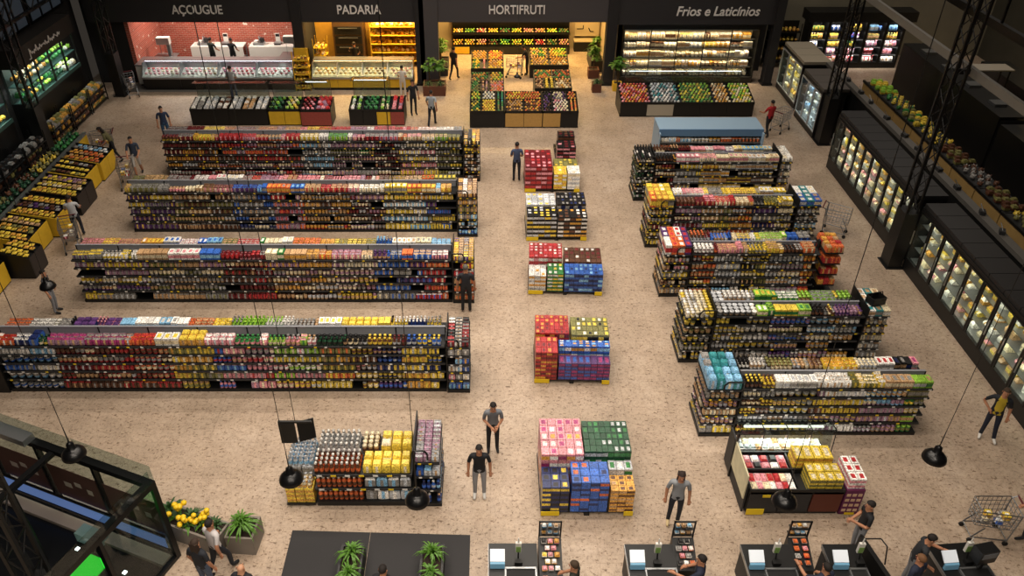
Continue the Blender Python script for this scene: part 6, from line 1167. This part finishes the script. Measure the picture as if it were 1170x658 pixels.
    if style != 'bald':
        q = MB(); n, rings = 12, 6; v = []; HR = Vector((.086, .102, .094))
        for i in range(rings + 1):
            ph = math.pi / 2 * (1 - i / rings * 1.25)
            for j in range(n):
                t = 2 * math.pi * j / n; y = math.sin(t); lowf = ph if y > -.2 else max(ph, .32)
                v.append(tuple(hc + rot @ (Vector((HR.x * math.cos(lowf) * math.cos(t), HR.y * math.cos(lowf) * y + .008, HR.z * math.sin(lowf) + .015)) * k)))
        q.add(v, [(i * n + j, (i + 1) * n + j, (i + 1) * n + (j + 1) % n, i * n + (j + 1) % n) for i in range(rings) for j in range(n)], None, 0, True)
        if style == 'long':
            q.hexa([tuple(hc + rot @ (Vector(p_) * k)) for p_ in ((-.09, .03, -.26), (.09, .03, -.26), (.08, .1, -.26), (-.08, .1, -.26))], [tuple(hc + rot @ (Vector(p_) * k)) for p_ in ((-.09, .0, .03), (.09, .0, .03), (.08, .1, .05), (-.08, .1, .05))])
        q.build('hair', tone(hair, 'hair'), body)
    p = Vector(loc) if loc else G(px, py, z)
    if head: p = G(head[0], head[1], h * .95)
    body.location = (p.x, p.y, z); body.rotation_euler = (0, 0, R(face))
    return tag(body, label, 'person', 'people in the store')
DKB, NAVY, GREY, LGT = '#17181c', '#1e2436', '#6d7076', '#a9aaad'
person('person in a black tee and grey trousers standing on the front floor', 548, 566, 0, DKB, '#8a8b8f', pose='stand', shoes='#d0cfcb')
person('person in a grey tee and black trousers looking down at a phone', 563, 514, 5, '#6a6d72', DKB, pose='phone', lean=6)
person('person with long dark hair, grey tee and dark jeans below the nearest pallet', 768, 597, -8, '#85888c', '#20242c', style='long', hair='#2a1d18', shoes='#c9b48a')
person('person in a black vest over grey by the chilled kiosk, looking aside', 982, 616, -95, '#1b1c20', '#83858a', pose='phone', sleeve=.5, head=(996, 576))
person('person in a yellow top and open dark shirt by the near freezers', 1124, 500, -30, '#1a1d24', '#1c2232', hair='#3a2a1c', pose='hips', sleeve=.6, inner='#b09a2a', shoes='#c9c6c0')
person('person in a maroon shirt pushing a cart at the picture edge', 1176, 622, -95, '#5a1f2c', '#23242a', pose='push')
person('person in a dark tee leaning over the last checkout screen', 1052, 652, 70, '#26282c', '#7d7f84', pose='reach', lean=10, head=(1058, 612))
person('cashier with cropped brown hair in navy between the last two checkouts', 1030, 672, -150, NAVY, DKB, hair='#6a4a30', pose='stand', head=(1054, 638))
person('cashier in navy reaching over the third candy rack', 938, 672, -160, NAVY, DKB, pose='reach', head=(946, 648))
person('cashier in navy beside the second candy rack', 800, 672, -110, NAVY, DKB, pose='reach', hair='#17110f', head=(803, 638))
person('cashier in dark green beside the first candy rack', 662, 676, -110, '#2b2c24', DKB, hair='#3a2c1e', pose='reach', head=(657, 645))
person('person in a white tee and dark trousers by the flower planter', 250, 650, 150, '#b9b4b4', '#20232b', pose='walk', head=(238, 598))
person('person in a dark tee and jeans next to the one in white', 232, 668, 160, '#1d2027', '#4a5568', pose='stand', hair='#33251c', style='long', head=(222, 620))
person('bald person in a dark shirt below the spiky planter', 278, 676, 170, '#1c1d22', '#202127', style='bald', skin='#b98a6c', head=(274, 648))
person('person with dark hair walking across the charcoal mat', 437, 676, 170, '#1b1c20', '#1c1d22', pose='walk', z=.015, head=(437, 651))
person('person in dark clothes studying the end shelf of the second long unit', 533, 356, 180, '#222329', '#17181c', hair='#5a5550', pose='stand', h=1.75)
person('person in a blue shirt behind the fifth pallet', 590, 207, 185, '#3f4a66', '#1c1d22', pose='phone')
person('person in a navy polo and pale shorts pushing a cart past the third long unit', 160, 200, 15, '#2a3344', '#a9a6a2', pose='push', legcut=.15)
person('person in navy at the far end of the farthest long unit', 193, 163, 20, '#23304a', '#2b4a6a', pose='stand')
person('person in a patterned olive top bending over a dark trolley', 134, 185, -70, '#5a5638', '#141417', pose='push', lean=28, style='long')
person('person in a white tee with a cart beside the yellow stands', 93, 271, 200, '#aeb0b3', '#20242e', pose='push')
person('person in a grey tee and jeans waiting at the butcher counter', 269, 114, 180, '#8b8d90', '#344058', pose='phone')
person('person in a red shirt with a cart by the pale three-door cooler', 875, 156, 200, '#a01f26', '#1b1c20', pose='push')
person('person in a pale grey tee and dark trousers walking by the leafy green bench', 494, 144, 170, '#8f979f', '#191b22', pose='walk')
person('person in a dark sweatshirt standing beside the leafy green bench', 473, 131, 20, '#1a1b21', '#1a1b20', pose='stand')
person('person in white clothes at the bakery counter', 461, 111, 175, '#c2bdb6', '#bdb8b0', pose='phone', h=1.6)
person('person in dark clothes walking into the produce section', 519, 91, 150, '#1b1a1a', '#16161a', pose='walk')
person('person in dark clothes bending beside the citrus stand', 602, 86, -100, '#1a1918', '#141416', pose='reach', lean=20, h=1.6)
person('butcher in dark green apron at the long work table', 0, 0, 160, '#26302c', '#1c1f22', pose='reach', loc=(-14.6, 41.4, .012), z=.012)
person('butcher in a black apron beside the work table scale', 0, 0, 170, '#1b1d20', '#1c1f22', pose='reach', loc=(-13.5, 41.3, .012), z=.012)
person('baker in dark clothes in front of the oven', 0, 0, 190, '#1c1814', '#18150f', pose='reach', loc=(-7.0, 40.7, 0))
person('person in grey trousers beside the near end of the second long unit', 66, 357, 100, '#3a3b40', '#77797e', pose='stand', h=1.6)

# ------------------------------------------------------------------ shopping carts
def make_cart():
    root = empty('shopping_cart'); L, w0, w1 = .82, .22, .29     # front end towards -y
    b = MB(); z0, z1 = .48, 1.0
    def at(t, s, z):   # t 0 rear .. 1 front
        ww = (w1 + (w0 - w1) * t) * (.82 + .18 * (z - z0) / (z1 - z0)); return (s * ww, .3 - L * t, z + (.05 * t if z < .6 else 0))
    for z in (z0, .62, .76, .88, z1): b.path([at(0, -1, z), at(1, -1, z), at(1, 1, z), at(0, 1, z), at(0, -1, z)], .009 if z < z1 else .014, 5)
    for i in range(9):
        t = i / 8
        for s in (-1, 1): b.tube(at(t, s, z0), at(t, s, z1), .006, None, 4)
        b.tube(at(t, -1, z0), at(t, 1, z0), .006, None, 4)
    for s in (-.5, 0, .5):
        for t in (0, 1): b.tube(at(t, s, z0), at(t, s, z1), .006, None, 4)
        b.tube(at(0, s, z0), at(1, s, z0), .006, None, 4)
    o = b.build('basket', CHROME, root); o['kind'] = 'stuff'
    f = MB()
    for s in (-1, 1): f.path([(s * .27, .42, 1.04), (s * .27, .3, .98), (s * .26, .28, .5), (s * .26, .25, .16)], .016, 6); f.path([(s * .26, .25, .16), (s * .22, -.5, .16), (s * .22, -.3, .48)], .016, 6)
    f.tube((-.26, .25, .16), (.26, .25, .16), .012); f.tube((-.22, -.5, .16), (.22, -.5, .16), .012); f.build('frame', CHROME, root)
    MB().tube((-.29, .42, 1.04), (.29, .42, 1.04), .022, None, 8).build('handle', mat('cart_handle', '#5a2022', .5), root)
    for x, y in ((-.26, .25), (.26, .25), (-.22, -.5), (.22, -.5)):
        wh = MB().tube((x - .02, y, .06), (x + .02, y, .06), .06, None, 12).build('wheel', RUBBER, root); MB().tube((x, y, .06), (x, y, .16), .014).build('fork', CHROME, wh)
    return root
cart0 = make_cart(); first = True
def place_cart(label, x, y, rz):
    global first
    c = cart0 if first else copy_tree(cart0); first = False
    c.location = (x, y, 0); c.rotation_euler = (0, 0, R(rz)); return tag(c, label, 'shopping cart', 'shopping carts')
def cart_at(label, px, py, rz): p = G(px, py); return place_cart(label, p.x, p.y, rz)
# the carts' front (-y) points the way their pusher faces; goods lie in them
crts = [cart_at('wire shopping cart of the person in maroon', 1128, 611, -95), cart_at('wire shopping cart in front of the person in the navy polo', 148, 211, 15), cart_at('wire shopping cart of the person in the white tee', 85, 282, 20), cart_at('pale wire shopping cart of the person in red', 889, 150, 130), cart_at('dark loaded trolley of the bending person', 124, 176, -75), cart_at('wire shopping cart parked behind the middle short unit', 948, 265, 60), cart_at('wire shopping cart with bags parked by the corner column', 152, 108, 30), cart_at('wire shopping cart of the person in dark by the citrus stand', 590, 88, -100)]
r10 = random.Random(10)
for k, c in enumerate(crts):
    if k in (3, 5): continue
    for j in range(5):
        l = Vector((r10.choice((-.09, .09)), [.16, .0, -.16, -.3, .1][j], .54 if j < 4 else .7)); q = Matrix.Rotation(c.rotation_euler.z, 4, 'Z') @ l + c.location; cl = r10.choice([('red', 'white', 'cream'), ('yellow', 'amber', 'white'), ('dark red', 'pink', 'white'), ('grey', 'white', 'cream'), ('blue', 'white', 'silver')])
        good('pouch' if j % 2 else 'carton', 'shopping carts', q.x, q.y, q.z, .15, .14, .13, cl, f'{cl[0]} item, {ordinal(j+1)} from the handle in the {ordinal(k+1)} loaded cart', 3.0, c.rotation_euler.z)
# ------------------------------------------------------------------ goods become objects
flush_goods()
